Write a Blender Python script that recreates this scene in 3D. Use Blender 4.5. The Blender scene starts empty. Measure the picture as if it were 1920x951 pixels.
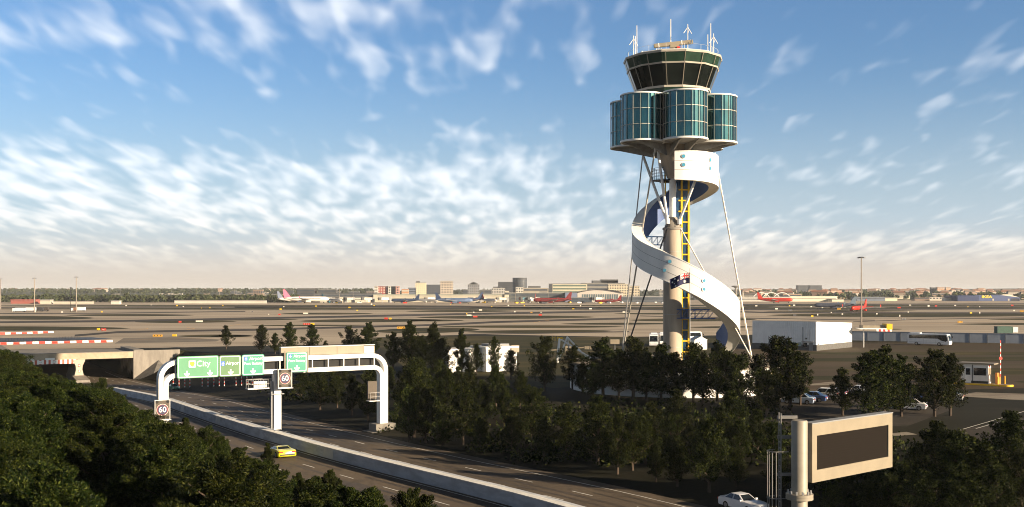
import bpy, bmesh, math, random
import numpy as np
from mathutils import Vector, Matrix
sc = bpy.context.scene
COL = sc.collection
R = math.radians
PI = math.pi
rnd = random.Random(7)

# ------------------------------------------------------------------ camera, sky, sun, exposure
F, HY, H = 2000.0, 545.0, 16.0            # focal length in photo pixels, horizon row, eye height
cam = bpy.data.cameras.new('camera')
cam.sensor_width = 36; cam.lens = 36*F/1920; cam.shift_y = (HY-475.5)/1920
cam.clip_end = 60000; cam.clip_start = 0.5
co = bpy.data.objects.new('camera', cam); COL.objects.link(co)
co.location = (0, 0, H); co.rotation_euler = (R(90), 0, 0)
sc.camera = co

SUN_AZ = math.atan2(0.87, -0.50)          # towards the sun, measured from +Y to +X
SUN_EL = R(15)
SD = Vector((math.sin(SUN_AZ)*math.cos(SUN_EL), math.cos(SUN_AZ)*math.cos(SUN_EL), math.sin(SUN_EL)))
sl = bpy.data.lights.new('sun', 'SUN'); sl.energy = 5.0; sl.angle = R(0.53); sl.color = (1.0, 0.80, 0.56)
so = bpy.data.objects.new('sun', sl); COL.objects.link(so)
so.rotation_euler = SD.to_track_quat('Z', 'Y').to_euler(); so.location = SD*300

w = bpy.data.worlds.new('World'); sc.world = w; w.use_nodes = True
nt = w.node_tree; nt.nodes.clear()
def N(t, tree=None, **kw):
    n = (tree or nt).nodes.new(t)
    for k, v in kw.items(): setattr(n, k, v)
    return n
def mth(op, a, b=None, c=None, tree=None, clamp=False):
    t = tree or nt
    n = t.nodes.new('ShaderNodeMath'); n.operation = op; n.use_clamp = clamp
    for i, v in enumerate((a, b, c)):
        if v is None: continue
        if isinstance(v, (int, float)): n.inputs[i].default_value = v
        else: t.links.new(v, n.inputs[i])
    return n.outputs[0]
def smooth(val, a, b, lo=0.0, hi=1.0, tree=None):
    t = tree or nt
    n = t.nodes.new('ShaderNodeMapRange'); n.interpolation_type = 'SMOOTHSTEP'
    t.links.new(val, n.inputs[0])
    for i, v in zip((1, 2, 3, 4), (a, b, lo, hi)): n.inputs[i].default_value = v
    return n.outputs[0]
def mixc(fac, a, b, tree=None, mode='MIX'):
    t = tree or nt
    n = t.nodes.new('ShaderNodeMix'); n.data_type = 'RGBA'; n.blend_type = mode
    for s, v in ((n.inputs[0], fac), (n.inputs[6], a), (n.inputs[7], b)):
        if isinstance(v, (int, float)): s.default_value = v
        elif isinstance(v, tuple): s.default_value = (*v, 1)
        else: t.links.new(v, s)
    return n.outputs[2]
SKY_STRENGTH = 0.055
HAZE = 0.00006
sky = N('ShaderNodeTexSky', sky_type='NISHITA', sun_disc=False)
sky.sun_elevation = SUN_EL; sky.sun_rotation = SUN_AZ
sky.air_density = 1.0; sky.dust_density = 1.2; sky.ozone_density = 1.6; sky.altitude = 20
tc = N('ShaderNodeTexCoord')
nrm = N('ShaderNodeVectorMath', operation='NORMALIZE'); nt.links.new(tc.outputs['Generated'], nrm.inputs[0])
sp = N('ShaderNodeSeparateXYZ'); nt.links.new(nrm.outputs[0], sp.inputs[0])
dx, dy, dz = sp.outputs
den = mth('ADD', mth('MAXIMUM', dz, 0.0), 0.15)
cu = mth('DIVIDE', dx, den); cv = mth('DIVIDE', dy, den)
def cloud_noise(su, sv, detail, rough, dist, seed):
    c = N('ShaderNodeCombineXYZ')
    nt.links.new(mth('MULTIPLY', cu, su), c.inputs[0]); nt.links.new(mth('MULTIPLY', cv, sv), c.inputs[1]); c.inputs[2].default_value = seed
    n = N('ShaderNodeTexNoise'); n.inputs['Scale'].default_value = 1.0
    n.inputs['Detail'].default_value = detail; n.inputs['Roughness'].default_value = rough
    n.inputs['Distortion'].default_value = dist
    nt.links.new(c.outputs[0], n.inputs['Vector']); return n.outputs[0]
big = cloud_noise(1.3, 0.9, 2.0, 0.5, 0.3, 3.1)
rip = cloud_noise(14.0, 4.6, 1.5, 0.45, 0.25, 8.7)
wsp = cloud_noise(7.0, 2.6, 2.0, 0.45, 0.25, 1.7)
# cover by elevation: a heavy bank low over the left, thin wisps above, clear blue between
bank = mth('MULTIPLY', smooth(dz, 0.030, 0.065), smooth(dz, 0.150, 0.100))
bank = mth('MULTIPLY', bank, smooth(dx, 0.34, -0.20, 0.18, 1.0))
top = mth('MULTIPLY', smooth(dz, 0.170, 0.225), smooth(dx, 0.16, -0.05, -0.25, 1.0))
low = mth('MULTIPLY', smooth(dz, 0.006, 0.020), smooth(dz, 0.060, 0.040))
cover = mth('MAXIMUM', mth('MULTIPLY', bank, 0.43), mth('MULTIPLY', top, 0.32))
cover = mth('MAXIMUM', cover, mth('MULTIPLY', low, 0.34))
cover = mth('ADD', cover, mth('MULTIPLY', mth('SUBTRACT', big, 0.5), 0.45))
dens = mth('ADD', mth('ADD', mth('MULTIPLY', rip, 1.15), mth('MULTIPLY', wsp, 0.70)), mth('SUBTRACT', cover, 1.10))
dens = mth('SUBTRACT', dens, mth('MULTIPLY', smooth(dx, 0.08, 0.25), smooth(dz, 0.13, 0.17, 0.0, 0.09)))
cl = mth('MULTIPLY', smooth(dens, -0.12, 0.66), 0.92)
cl = mth('MULTIPLY', cl, smooth(dz, 0.008, 0.05, 0.0, 1.0))
# haze along the horizon
hz = mth('POWER', smooth(dz, 0.25, 0.0), 1.6)
warm = mixc(smooth(dz, 0.0, 0.07), (0.80, 0.68, 0.57), (0.62, 0.72, 0.82))
SK = N('ShaderNodeVectorMath', operation='SCALE'); nt.links.new(sky.outputs[0], SK.inputs[0]); SK.inputs[3].default_value = SKY_STRENGTH
tint = mixc(1.0, SK.outputs[0], (0.70, 0.92, 1.20), mode='MULTIPLY')
HZ_GAIN, CL_GAIN = 0.41, 0.50
hzc = N('ShaderNodeVectorMath', operation='SCALE'); nt.links.new(warm, hzc.inputs[0]); hzc.inputs[3].default_value = HZ_GAIN
base = mixc(mth('MULTIPLY', hz, 0.92), tint, hzc.outputs[0])
clc = mixc(smooth(dz, 0.01, 0.10), (1.0, 0.90, 0.76), (0.93, 0.96, 1.0))
clg = N('ShaderNodeVectorMath', operation='SCALE'); nt.links.new(clc, clg.inputs[0]); clg.inputs[3].default_value = CL_GAIN
final = mixc(cl, base, clg.outputs[0])
zenith_dim = smooth(dz, 0.26, 0.50, 1.0, 0.10)      # dims the unseen upper sky to cut the fill light
fn = N('ShaderNodeVectorMath', operation='SCALE'); nt.links.new(final, fn.inputs[0]); nt.links.new(zenith_dim, fn.inputs[3]); final = fn.outputs[0]
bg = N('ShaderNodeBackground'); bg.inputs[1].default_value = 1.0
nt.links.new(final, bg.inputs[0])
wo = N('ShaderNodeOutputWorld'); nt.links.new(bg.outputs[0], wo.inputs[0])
sc.view_settings.view_transform = 'Standard'; sc.view_settings.look = 'None'
sc.view_settings.exposure = 1.3; sc.view_settings.gamma = 1.0
sc.view_settings.use_curve_mapping = False
sc.cycles.max_bounces = 6; sc.cycles.diffuse_bounces = 3; sc.cycles.glossy_bounces = 3
sc.cycles.transmission_bounces = 3; sc.cycles.volume_bounces = 0
sc.cycles.use_denoising = True; sc.cycles.filter_width = 1.0

# ------------------------------------------------------------------ materials
MATS = {}
def mat(name, rgb, rough=0.6, metal=0.0, var=0.12, scale=1.5, stretch=(1, 1, 1), bump=0.0, spec=0.4, rgb2=None, ior=None):
    if name in MATS: return MATS[name]
    m = bpy.data.materials.new(name); m.use_nodes = True; t = m.node_tree
    p = t.nodes['Principled BSDF']
    p.inputs['Roughness'].default_value = rough; p.inputs['Metallic'].default_value = metal
    p.inputs['Specular IOR Level'].default_value = spec
    c = t.nodes.new('ShaderNodeTexCoord'); mp = t.nodes.new('ShaderNodeMapping')
    mp.inputs['Scale'].default_value = stretch
    t.links.new(c.outputs['Object'], mp.inputs[0])
    n = t.nodes.new('ShaderNodeTexNoise'); n.inputs['Scale'].default_value = scale; n.inputs['Detail'].default_value = 6
    n.inputs['Roughness'].default_value = 0.6
    t.links.new(mp.outputs[0], n.inputs['Vector'])
    a = rgb2 if rgb2 else tuple(min(1, v*(1+var)) for v in rgb)
    b = rgb if rgb2 else tuple(v*(1-var) for v in rgb)
    col = mixc(smooth(n.outputs[0], 0.32, 0.68, tree=t), b, a, tree=t)
    t.links.new(col, p.inputs['Base Color'])
    if bump:
        bn = t.nodes.new('ShaderNodeBump'); bn.inputs['Strength'].default_value = bump; bn.inputs['Distance'].default_value = 0.05
        t.links.new(n.outputs[0], bn.inputs['Height']); t.links.new(bn.outputs[0], p.inputs['Normal'])
    MATS[name] = m; return m
def emit(name, rgb, s):
    if name in MATS: return MATS[name]
    m = mat(name, rgb); p = m.node_tree.nodes['Principled BSDF']
    p.inputs['Emission Color'].default_value = (*rgb, 1); p.inputs['Emission Strength'].default_value = s
    return m

# ------------------------------------------------------------------ mesh helpers
class MB:
    def __init__(s): s.v = []; s.f = []; s.mi = []; s.cur = 0
    def add(s, vs, fs):
        o = len(s.v); s.v += [tuple(p) for p in vs]
        for f in fs: s.f.append(tuple(i+o for i in f)); s.mi.append(s.cur)
    def box(s, c, d, rz=0.0, M=None):
        x, y, z = d[0]/2, d[1]/2, d[2]/2
        vs = [Vector((a*x, b*y, e*z)) for e in (-1, 1) for a, b in ((-1, -1), (1, -1), (1, 1), (-1, 1))]
        if rz: m = Matrix.Rotation(rz, 3, 'Z'); vs = [m @ p for p in vs]
        if M: vs = [M @ p for p in vs]
        vs = [p+Vector(c) for p in vs]
        s.add(vs, [(3, 2, 1, 0), (4, 5, 6, 7), (0, 1, 5, 4), (1, 2, 6, 5), (2, 3, 7, 6), (3, 0, 4, 7)]); return s
    def cyl(s, a, b, r1, r2=None, n=10, cap=True):
        a, b = Vector(a), Vector(b); r2 = r1 if r2 is None else r2
        d = (b-a).normalized(); u = d.orthogonal().normalized(); v = d.cross(u)
        vs = []
        for p, r in ((a, r1), (b, r2)):
            for i in range(n):
                t = 2*PI*i/n; vs.append(p+u*(r*math.cos(t))+v*(r*math.sin(t)))
        fs = [(i, (i+1) % n, n+(i+1) % n, n+i) for i in range(n)]
        if cap: fs += [tuple(range(n))[::-1], tuple(range(n, 2*n))]
        s.add(vs, fs); return s
    def tube(s, pts, r, n=6):
        for a, b in zip(pts[:-1], pts[1:]): s.cyl(a, b, r, n=n)
        return s
    def lathe(s, prof, n=24, c=(0, 0, 0), a0=0.0, a1=2*PI):      # prof: (r, z)
        full = abs(a1-a0-2*PI) < 1e-6; k = n if full else n+1
        vs = [(c[0]+r*math.cos(a0+(a1-a0)*i/n), c[1]+r*math.sin(a0+(a1-a0)*i/n), c[2]+z) for r, z in prof for i in range(k)]
        fs = []
        for j in range(len(prof)-1):
            for i in range(n):
                i2 = (i+1) % k; fs.append((j*k+i, j*k+i2, (j+1)*k+i2, (j+1)*k+i))
        s.add(vs, fs); return s
    def disc(s, c, r, z, n=24, up=True):
        vs = [(c[0]+r*math.cos(2*PI*i/n), c[1]+r*math.sin(2*PI*i/n), z) for i in range(n)]
        s.add(vs, [tuple(range(n)) if up else tuple(range(n))[::-1]]); return s
    def prism(s, poly, h, M=None):           # poly in XY, extruded along Z by h
        n = len(poly)
        ar = sum(poly[i][0]*poly[(i+1) % n][1]-poly[(i+1) % n][0]*poly[i][1] for i in range(n))
        if ar < 0: poly = poly[::-1]
        vs = [Vector((x, y, z)) for z in (0, h) for x, y in poly]
        if M: vs = [M @ p for p in vs]
        s.add(vs, [tuple(range(n))[::-1], tuple(range(n, 2*n))]+[(i, (i+1) % n, n+(i+1) % n, n+i) for i in range(n)]); return s
    def quad(s, *p): s.add(p, [tuple(range(len(p)))]); return s
    def grid(s, rows):
        k = len(rows[0]); vs = [p for r in rows for p in r]
        s.add(vs, [(j*k+i, j*k+i+1, (j+1)*k+i+1, (j+1)*k+i) for j in range(len(rows)-1) for i in range(k-1)]); return s
    def build(s, name, m, parent=None, smooth_=False, bevel=0.0, loc=None, rz=0.0, merge=False):
        me = bpy.data.meshes.new(name); me.from_pydata(s.v, [], s.f)
        for x in (m if isinstance(m, (list, tuple)) else [m]): me.materials.append(x)
        me.polygons.foreach_set('material_index', s.mi)
        if bevel or merge:
            bm = bmesh.new(); bm.from_mesh(me)
            if merge: bmesh.ops.remove_doubles(bm, verts=bm.verts, dist=1e-4)
            if bevel:
                es = [e for e in bm.edges if len(e.link_faces) == 2 and e.calc_face_angle(0) > 0.5]
                bmesh.ops.bevel(bm, geom=es, offset=bevel, segments=2, profile=0.6, affect='EDGES', clamp_overlap=True)
            bm.to_mesh(me); bm.free()
        if smooth_:
            me.polygons.foreach_set('use_smooth', [True]*len(me.polygons))
            if hasattr(me, 'set_sharp_from_angle'): me.set_sharp_from_angle(angle=R(35))
        o = bpy.data.objects.new(name, me); COL.objects.link(o)
        if parent: o.parent = parent
        if loc: o.location = loc
        o.rotation_euler.z = rz
        return o
def tag(o, label, cat, group=None):
    o['label'] = label; o['category'] = cat
    if group: o['group'] = group
    return o
def thing(name, label, cat, loc=(0, 0, 0), rz=0.0, group=None):
    o = bpy.data.objects.new(name, None); COL.objects.link(o)
    o.location = loc; o.rotation_euler = (0, 0, rz); o.empty_display_size = 0.3
    return tag(o, label, cat, group)
def struct(o, kind='structure'): o['kind'] = kind; return o
KIDS = {}
def copy_tree(o, parent=None):
    c = o.copy(); COL.objects.link(c); c.parent = parent
    for ch in list(o.children): copy_tree(ch, c)
    return c
def dup(o, loc, rz=0.0, label=None, group=None, scale=None):
    c = copy_tree(o); c.location = loc; c.rotation_euler.z = rz
    if label: c['label'] = label
    if group: c['group'] = group
    if scale: c.scale = scale if isinstance(scale, tuple) else (scale,)*3
    return c
def text_mesh(name, s, size, m, parent, M, depth=0.01, align='CENTER', bold=0.0):
    cu_ = bpy.data.curves.new(name, 'FONT'); cu_.body = s; cu_.size = size; cu_.align_x = align; cu_.align_y = 'CENTER'
    cu_.extrude = depth; cu_.offset = bold
    to = bpy.data.objects.new(name, cu_); COL.objects.link(to)
    dg = bpy.context.evaluated_depsgraph_get()
    me = bpy.data.meshes.new_from_object(to.evaluated_get(dg))
    bpy.data.objects.remove(to); bpy.data.curves.remove(cu_)
    me.materials.clear(); me.materials.append(m); me.transform(M)
    o = bpy.data.objects.new(name, me); COL.objects.link(o); o.parent = parent
    return o

# ------------------------------------------------------------------ photo pixels to the place
def G(px, py, z=0.0):                         # point on the level plane z seen at that pixel
    Z = F*(H-z)/(py-HY); return Vector(((px-960)/F*Z, Z, z))
def AT(px, py, Z): return Vector(((px-960)/F*Z, Z, H-(py-HY)*Z/F))
ZLINE = np.arange(30, 900, 0.5)
def terrain_hit(px, py):
    x = (px-960)/F*ZLINE; z = H-(py-HY)*ZLINE/F
    hit = np.nonzero(z <= ground_z(x, ZLINE))[0]
    if len(hit): k_ = hit[0]; return Vector((x[k_], ZLINE[k_], z[k_]))
    return G(px, py)

# ------------------------------------------------------------------ terrain
RP = np.array([(20.3, 58.0), (10.5, 74.3), (0.45, 90.1), (-29.0, 131.2), (-64.6, 193.0), (-82.8, 222.0), (-111.0, 270.6), (-160.0, 357.2)])
def catmull(P, n=14):
    P = [np.array(p, float) for p in P]; Q = [2*P[0]-P[1]]+P+[2*P[-1]-P[-2]]; out = []
    for i in range(1, len(Q)-2):
        for k in range(n):
            t = k/n
            out.append(0.5*(2*Q[i]+(Q[i+1]-Q[i-1])*t+(2*Q[i-1]-5*Q[i]+4*Q[i+1]-Q[i+2])*t*t+(3*Q[i]-Q[i-1]-3*Q[i+1]+Q[i+2])*t**3))
    return np.array(out+[P[-1]])
RC = catmull(RP)
RS = np.concatenate([[0], np.cumsum(np.hypot(*np.diff(RC, axis=0).T))])
i0 = np.argmin(np.hypot(RC[:, 0]-0.45, RC[:, 1]-90.1)); RS = RS-RS[i0]
S_PORT = float(RS[np.argmin(np.hypot(RC[:, 0]+111, RC[:, 1]-270.6))])
def road_z(s): return np.interp(s, [-60, 0, 50, 122, 155, S_PORT, S_PORT+100], [-2.2, -2.35, -2.75, -4.3, -5.4, -7.0, -7.0])
def road_pt(s, d, dz=0.0):
    x = np.interp(s, RS, RC[:, 0]); y = np.interp(s, RS, RC[:, 1])
    x2 = np.interp(s+1, RS, RC[:, 0]); y2 = np.interp(s+1, RS, RC[:, 1])
    if s+1 > RS[-1]: x2, y2 = x+(x-np.interp(s-1, RS, RC[:, 0])), y+(y-np.interp(s-1, RS, RC[:, 1]))
    t = np.array([x2-x, y2-y]); t /= np.hypot(*t)
    return Vector((x+t[1]*d, y-t[0]*d, float(road_z(s))+dz))
def road_dir(s): a = road_pt(s, 0); b = road_pt(s+1, 0); return math.atan2(b.y-a.y, b.x-a.x)
def road_sd(x, y):
    best = np.full(x.shape, 1e9); S = np.zeros_like(x); D = np.zeros_like(x)
    for i in range(len(RC)-1):
        a, b = RC[i], RC[i+1]; t = b-a; L = np.hypot(*t); t = t/L
        u = np.clip((x-a[0])*t[0]+(y-a[1])*t[1], 0, L)
        ex, ey = x-a[0]-u*t[0], y-a[1]-u*t[1]; q = ex*ex+ey*ey
        d = np.where((x-a[0])*t[1]-(y-a[1])*t[0] >= 0, 1, -1)*np.sqrt(q)
        m = q < best; best = np.where(m, q, best); S = np.where(m, RS[i]+u, S); D = np.where(m, d, D)
    return S, D
DL, DR = -11.8, 13.6
TX, TY = 26.5, 176.0                       # the tower
def ground_z(x, y):
    x = np.asarray(x, float); y = np.asarray(y, float)
    S, D = road_sd(x, y)
    zr = road_z(S)-0.09
    out = np.maximum(DL-1.5-D, D-DR-1.5)
    slope = np.interp(S, [-60, 60, 150, S_PORT], [0.10, 0.11, 0.25, 0.55])
    z = np.where(out <= 0, zr, np.minimum(0.0, zr+out*slope))
    z = np.where((S > S_PORT) & (out > 0), 0.0, z)
    z = np.where((S > S_PORT+82), 0.0, z)
    z = np.where((y < 57), np.minimum(z, -1.0), z)
    return z
# ------------------------------------------------------------------ ground materials
def ground_mat(name, c1, c2, c3, s1, s2, rough=0.9, bump=0.3):
    m = bpy.data.materials.new(name); m.use_nodes = True; t = m.node_tree; p = t.nodes['Principled BSDF']
    p.inputs['Roughness'].default_value = rough; p.inputs['Specular IOR Level'].default_value = 0.15
    g = t.nodes.new('ShaderNodeNewGeometry')
    def ns(sx, sy, det, d=0.0):
        mp = t.nodes.new('ShaderNodeMapping'); mp.inputs['Scale'].default_value = (sx, sy, sx)
        t.links.new(g.outputs['Position'], mp.inputs[0]); n = t.nodes.new('ShaderNodeTexNoise')
        n.inputs['Scale'].default_value = 1; n.inputs['Detail'].default_value = det; n.inputs['Distortion'].default_value = d
        t.links.new(mp.outputs[0], n.inputs[0]); return n.outputs[0]
    a = ns(*s1, 5, 0.5); b = ns(*s2, 4, 0.0); f = ns(2.5, 2.5, 5)
    c = mixc(smooth(a, 0.36, 0.64, tree=t), c1, c2, tree=t)
    c = mixc(smooth(b, 0.48, 0.68, 0, 0.75, tree=t), c, c3, tree=t)
    c = mixc(smooth(f, 0.3, 0.75, 0.0, 0.30, tree=t), c, tuple(v*0.45 for v in c1), tree=t)
    t.links.new(c, p.inputs['Base Color'])
    bn = t.nodes.new('ShaderNodeBump'); bn.inputs['Strength'].default_value = bump; bn.inputs['Distance'].default_value = 0.1
    t.links.new(f, bn.inputs['Height']); t.links.new(bn.outputs[0], p.inputs['Normal']); return m
M_grass = ground_mat('grass_ground', (0.012, 0.012, 0.005), (0.019, 0.017, 0.008), (0.026, 0.020, 0.011), (0.02, 0.05), (0.09, 0.15))
M_isle = ground_mat('island_grass', (0.026, 0.026, 0.006), (0.046, 0.041, 0.010), (0.105, 0.076, 0.024), (0.01, 0.02), (0.03, 0.09))
M_apron = ground_mat('airfield_concrete', (0.36, 0.305, 0.24), (0.45, 0.38, 0.30), (0.27, 0.228, 0.18), (0.004, 0.02), (0.01, 0.05), bump=0.05)
M_runway = ground_mat('runway_asphalt', (0.050, 0.045, 0.041), (0.080, 0.070, 0.062), (0.040, 0.036, 0.033), (0.005, 0.03), (0.02, 0.1), bump=0.05)
M_road = ground_mat('road_asphalt', (0.110, 0.088, 0.066), (0.150, 0.118, 0.086), (0.082, 0.067, 0.053), (0.06, 0.05), (0.4, 0.15), rough=0.75, bump=0.15)
M_field = ground_mat('brown_field', (0.060, 0.043, 0.026), (0.085, 0.062, 0.038), (0.05, 0.046, 0.020), (0.012, 0.05), (0.03, 0.12))
M_path = ground_mat('pale_path', (0.22, 0.19, 0.15), (0.28, 0.245, 0.20), (0.16, 0.135, 0.11), (0.05, 0.2), (0.2, 0.4), bump=0.05)
M_paint = mat('road_paint', (0.62, 0.60, 0.55), 0.6, var=0.25, scale=2.0)
M_ypaint = mat('yellow_line_paint', (0.62, 0.33, 0.05), 0.6, var=0.2)

# ------------------------------------------------------------------ the ground: one sheet to the horizon
def axis(lo, hi, step, out_lo, out_hi):
    a = list(np.arange(lo, hi+0.1, step)); d = step
    x = hi
    while x < out_hi: d *= 1.35; x += d; a.append(x)
    d = step; x = lo
    while x > out_lo: d *= 1.35; x -= d; a.insert(0, x)
    return np.array(a)
gx = axis(-175, 75, 1.25, -26000, 26000); gy = axis(40, 372, 1.25, -3000, 30000)
XX, YY = np.meshgrid(gx, gy); ZZ = ground_z(XX, YY)
g = MB(); k = len(gx)
g.v = [tuple(p) for p in np.stack([XX.ravel(), YY.ravel(), ZZ.ravel()], 1).tolist()]
g.f = [(j*k+i, j*k+i+1, (j+1)*k+i+1, (j+1)*k+i) for j in range(len(gy)-1) for i in range(k-1)]; g.mi = [0]*len(g.f)
struct(g.build('ground', M_grass, smooth_=False))

# airfield sheets, each a little above the one below
def sheet(name, poly, m, z):
    b = MB(); b.quad(*[Vector((p[0], p[1], z)) for p in poly]); 
    if sum(poly[i][0]*poly[(i+1) % len(poly)][1]-poly[(i+1) % len(poly)][0]*poly[i][1] for i in range(len(poly))) < 0: b.f = [b.f[0][::-1]]
    return struct(b.build(name, m))
def P(*pp): return [G(x, y) for x, y in pp]
sheet('apron', P((-200, 656.5), (0, 656.5), (60, 654.5), (330, 652), (400, 650), (640, 646), (700, 633), (900, 627), (1170, 632), (1400, 628), (1600, 626), (2300, 627), (2300, 556), (-400, 556)), M_apron, 0.006)
sheet('field', P((1330, 655), (1400, 640), (1420, 648), (1600, 642), (2300, 646), (2300, 730), (1960, 727), (1600, 735), (1440, 740)), M_field, 0.006)
def lens(x0, x1, y0, y1, h, n=26, p=0.55):
    up, dn = [], []
    for i in range(n+1):
        t = i/n; x = x0+(x1-x0)*t; y = y0+(y1-y0)*t; q = h*math.sin(PI*t)**p
        up.append((x, y-q)); dn.append((x, y+q))
    return [G(*a) for a in dn+up[::-1][1:-1]]
def band(pts, th):
    up = [G(x, y-th*0.5) for x, y in pts]; dn = [G(x, y+th*0.5) for x, y in pts]
    return dn+up[::-1]
GRASS = [(-60, 178, 595.5, 596.5, 3.6), (120, 365, 591.2, 591.2, 2.0), (252, 445, 603.6, 602.6, 2.6), (-260, 245, 616.5, 615.8, 4.2),
         (330, 474, 630.4, 629.6, 2.4), (-100, 2000, 579.3, 578.4, 2.1), (-100, 900, 573.8, 573.6, 1.5), (900, 2100, 573.0, 573.2, 1.4),
         (526, 700, 588.3, 588, 1.7), (560, 835, 602.2, 600.2, 3.2), (470, 690, 610.6, 610.2, 1.3), (380, 560, 599.6, 599.2, 1.7),
         (395, 475, 630.5, 630, 2.2), (700, 900, 621.5, 618, 5.2), (760, 970, 583.8, 583.2, 2.0), (780, 1118, 595.4, 594.6, 3.1),
         (820, 1170, 612.6, 612.8, 2.4), (870, 1150, 622.6, 620.8, 2.9), (1050, 1260, 607.4, 606.9, 1.9), (1180, 1420, 600.5, 599, 3.0),
         (1150, 1330, 588.4, 588, 1.6), (770, 870, 601.2, 601, 1.8), (1436, 1990, 591.2, 590.6, 3.7), (1430, 1720, 583.8, 583.0, 1.6),
         (1655, 1992, 576.5, 576, 1.7), (1655, 1692, 617.6, 617.4, 0.9), (1786, 2100, 608.0, 607.4, 1.9), (1290, 1420, 614, 613, 1.6),
         (1380, 1460, 575.8, 575.6, 1.4), (1850, 2100, 598.8, 598.5, 1.9)]
for a in GRASS: sheet('grass_island', lens(*a), M_isle, 0.014)
RUN = [([(-100, 605.5), (230, 602), (480, 597), (640, 594), (820, 590), (1180, 583.5)], 3.6), ([(-100, 588.4), (200, 587.5), (460, 584)], 1.6),
       ([(140, 629.5), (220, 623), (350, 620.5), (480, 618.5), (640, 614), (820, 609.5), (930, 604), (1180, 597)], 3.6),
       ([(-100, 577), (700, 575.8), (1300, 576.2), (2000, 575)], 1.5), ([(440, 576.2), (820, 574.6), (1180, 579.5), (1450, 586.4), (2000, 587.2)], 2.4),
       ([(780, 578.5), (1180, 576)], 1.6), ([(1380, 580.6), (1600, 580), (2000, 578.8)], 2.4), ([(1380, 571.2), (2000, 569.8)], 2.2),
       ([(1600, 603.5), (1730, 599), (2000, 594.5)], 1.1), ([(1200, 592.5), (1440, 597.5), (1640, 600.5)], 1.4), ([(860, 627), (1000, 625.5), (1180, 622)], 1.6)]
for a in ((1420, 2200, 662, 664, 3.2), (1380, 2100, 676, 672, 4.0), (1560, 2300, 694, 700, 6.0), (1900, 2300, 716, 720, 5.0), (1460, 1700, 708, 710, 4.0)): sheet('grass_strip', lens(*a), M_isle, 0.010)
for a in RUN: sheet('runway', band(*a), M_runway, 0.022)
sheet('taxiway_shoulder', P((215, 644.5), (232, 634), (330, 632.5), (415, 637), (405, 640.5)), ground_mat('worn_asphalt', (0.17, 0.15, 0.125), (0.21, 0.185, 0.155), (0.14, 0.125, 0.105), (0.01, 0.03), (0.05, 0.1)), 0.022)
lb = MB()
def wline(pts, wd, z=0.030):
    for (a, b_) in zip(pts[:-1], pts[1:]):
        a, b_ = G(*a), G(*b_); n_ = Vector((-(b_-a).y, (b_-a).x, 0)).normalized()*wd/2
        u = Vector((0, 0, z)); lb.quad(a-n_+u, a+n_+u, b_+n_+u, b_-n_+u)
for pts in [[(210, 612), (240, 610), (270, 609), (330, 607)], [(255, 619), (275, 617.4), (277, 616.2), (240, 614.8)], [(350, 614), (365, 616.5), (350, 618.5)], [(430, 611), (452, 608), (500, 606)],
            [(960, 607.5), (975, 606), (1003, 604)], [(1000, 606), (1012, 603), (1030, 601)], [(180, 639), (300, 636.2), (470, 633)], [(1760, 606), (1850, 603), (1990, 600)], [(1620, 611), (1780, 606)]]:
    wline(pts, 0.5)
struct(lb.build('taxiway_markings', M_ypaint))

# ------------------------------------------------------------------ the motorway
def strip(b, s0, s1, d0, d1, dz, step=4.0):
    n = max(1, int((s1-s0)/step))
    rows = [[road_pt(s0+(s1-s0)*i/n, d1, dz), road_pt(s0+(s1-s0)*i/n, d0, dz)] for i in range(n+1)]
    b.grid([r[::-1] for r in rows])
    return b
for nm, a, c in (('road', 1.0, DR), ('road', DL, 1.0)):
    o = struct(strip(MB(), -38, S_PORT+80, a, c, 0.0).build(nm, M_road))
    me = o.data
wr = MB()
rw = random.Random(3)
for d in (3.3, 4.55, 6.3, 7.6, 9.6, 10.9, -2.6, -1.3, -6.3, -5.0, -9.9, -8.5):
    s = -36.0
    while s < S_PORT:
        e = s+rw.uniform(6, 22); strip(wr, s, min(e, S_PORT+10), d-rw.uniform(.14, .3), d+rw.uniform(.14, .3), 0.006, 3.0); s = e+rw.choice((0, 0, 1.5, 5))
for i in range(26):
    s = rw.uniform(-30, S_PORT-10); d = rw.choice((2.6, 5.4, 8.7, -3.6, -7.2)); strip(wr, s, s+rw.uniform(2, 9), d, d+rw.uniform(1.0, 3.0), 0.009, 2.0)
struct(wr.build('road_wear', ground_mat('worn_road', (0.080, 0.065, 0.050), (0.100, 0.080, 0.061), (0.062, 0.051, 0.041), (0.3, 0.3), (0.9, 0.9), rough=0.6, bump=0.1)))
sheet('grass_verge', P((690, 634), (880, 630.5), (1330, 634), (1400, 640), (1400, 690), (1040, 728), (760, 690)), M_isle, 0.004)
mk = MB()
for d in (5.25, 8.55): 
    s = -34.0
    while s < S_PORT+20: strip(mk, s, s+2.8, d-0.075, d+0.075, 0.014); s += 8.6
for d in (-4.0, -7.4):
    s = -30.0
    while s < S_PORT+10: strip(mk, s, s+2.8, d-0.075, d+0.075, 0.014); s += 8.6
for d in (11.9, 2.45, -11.1, -0.55): strip(mk, -38, S_PORT+30, d-0.07, d+0.07, 0.014)
struct(mk.build('road_markings', M_paint))
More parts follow.
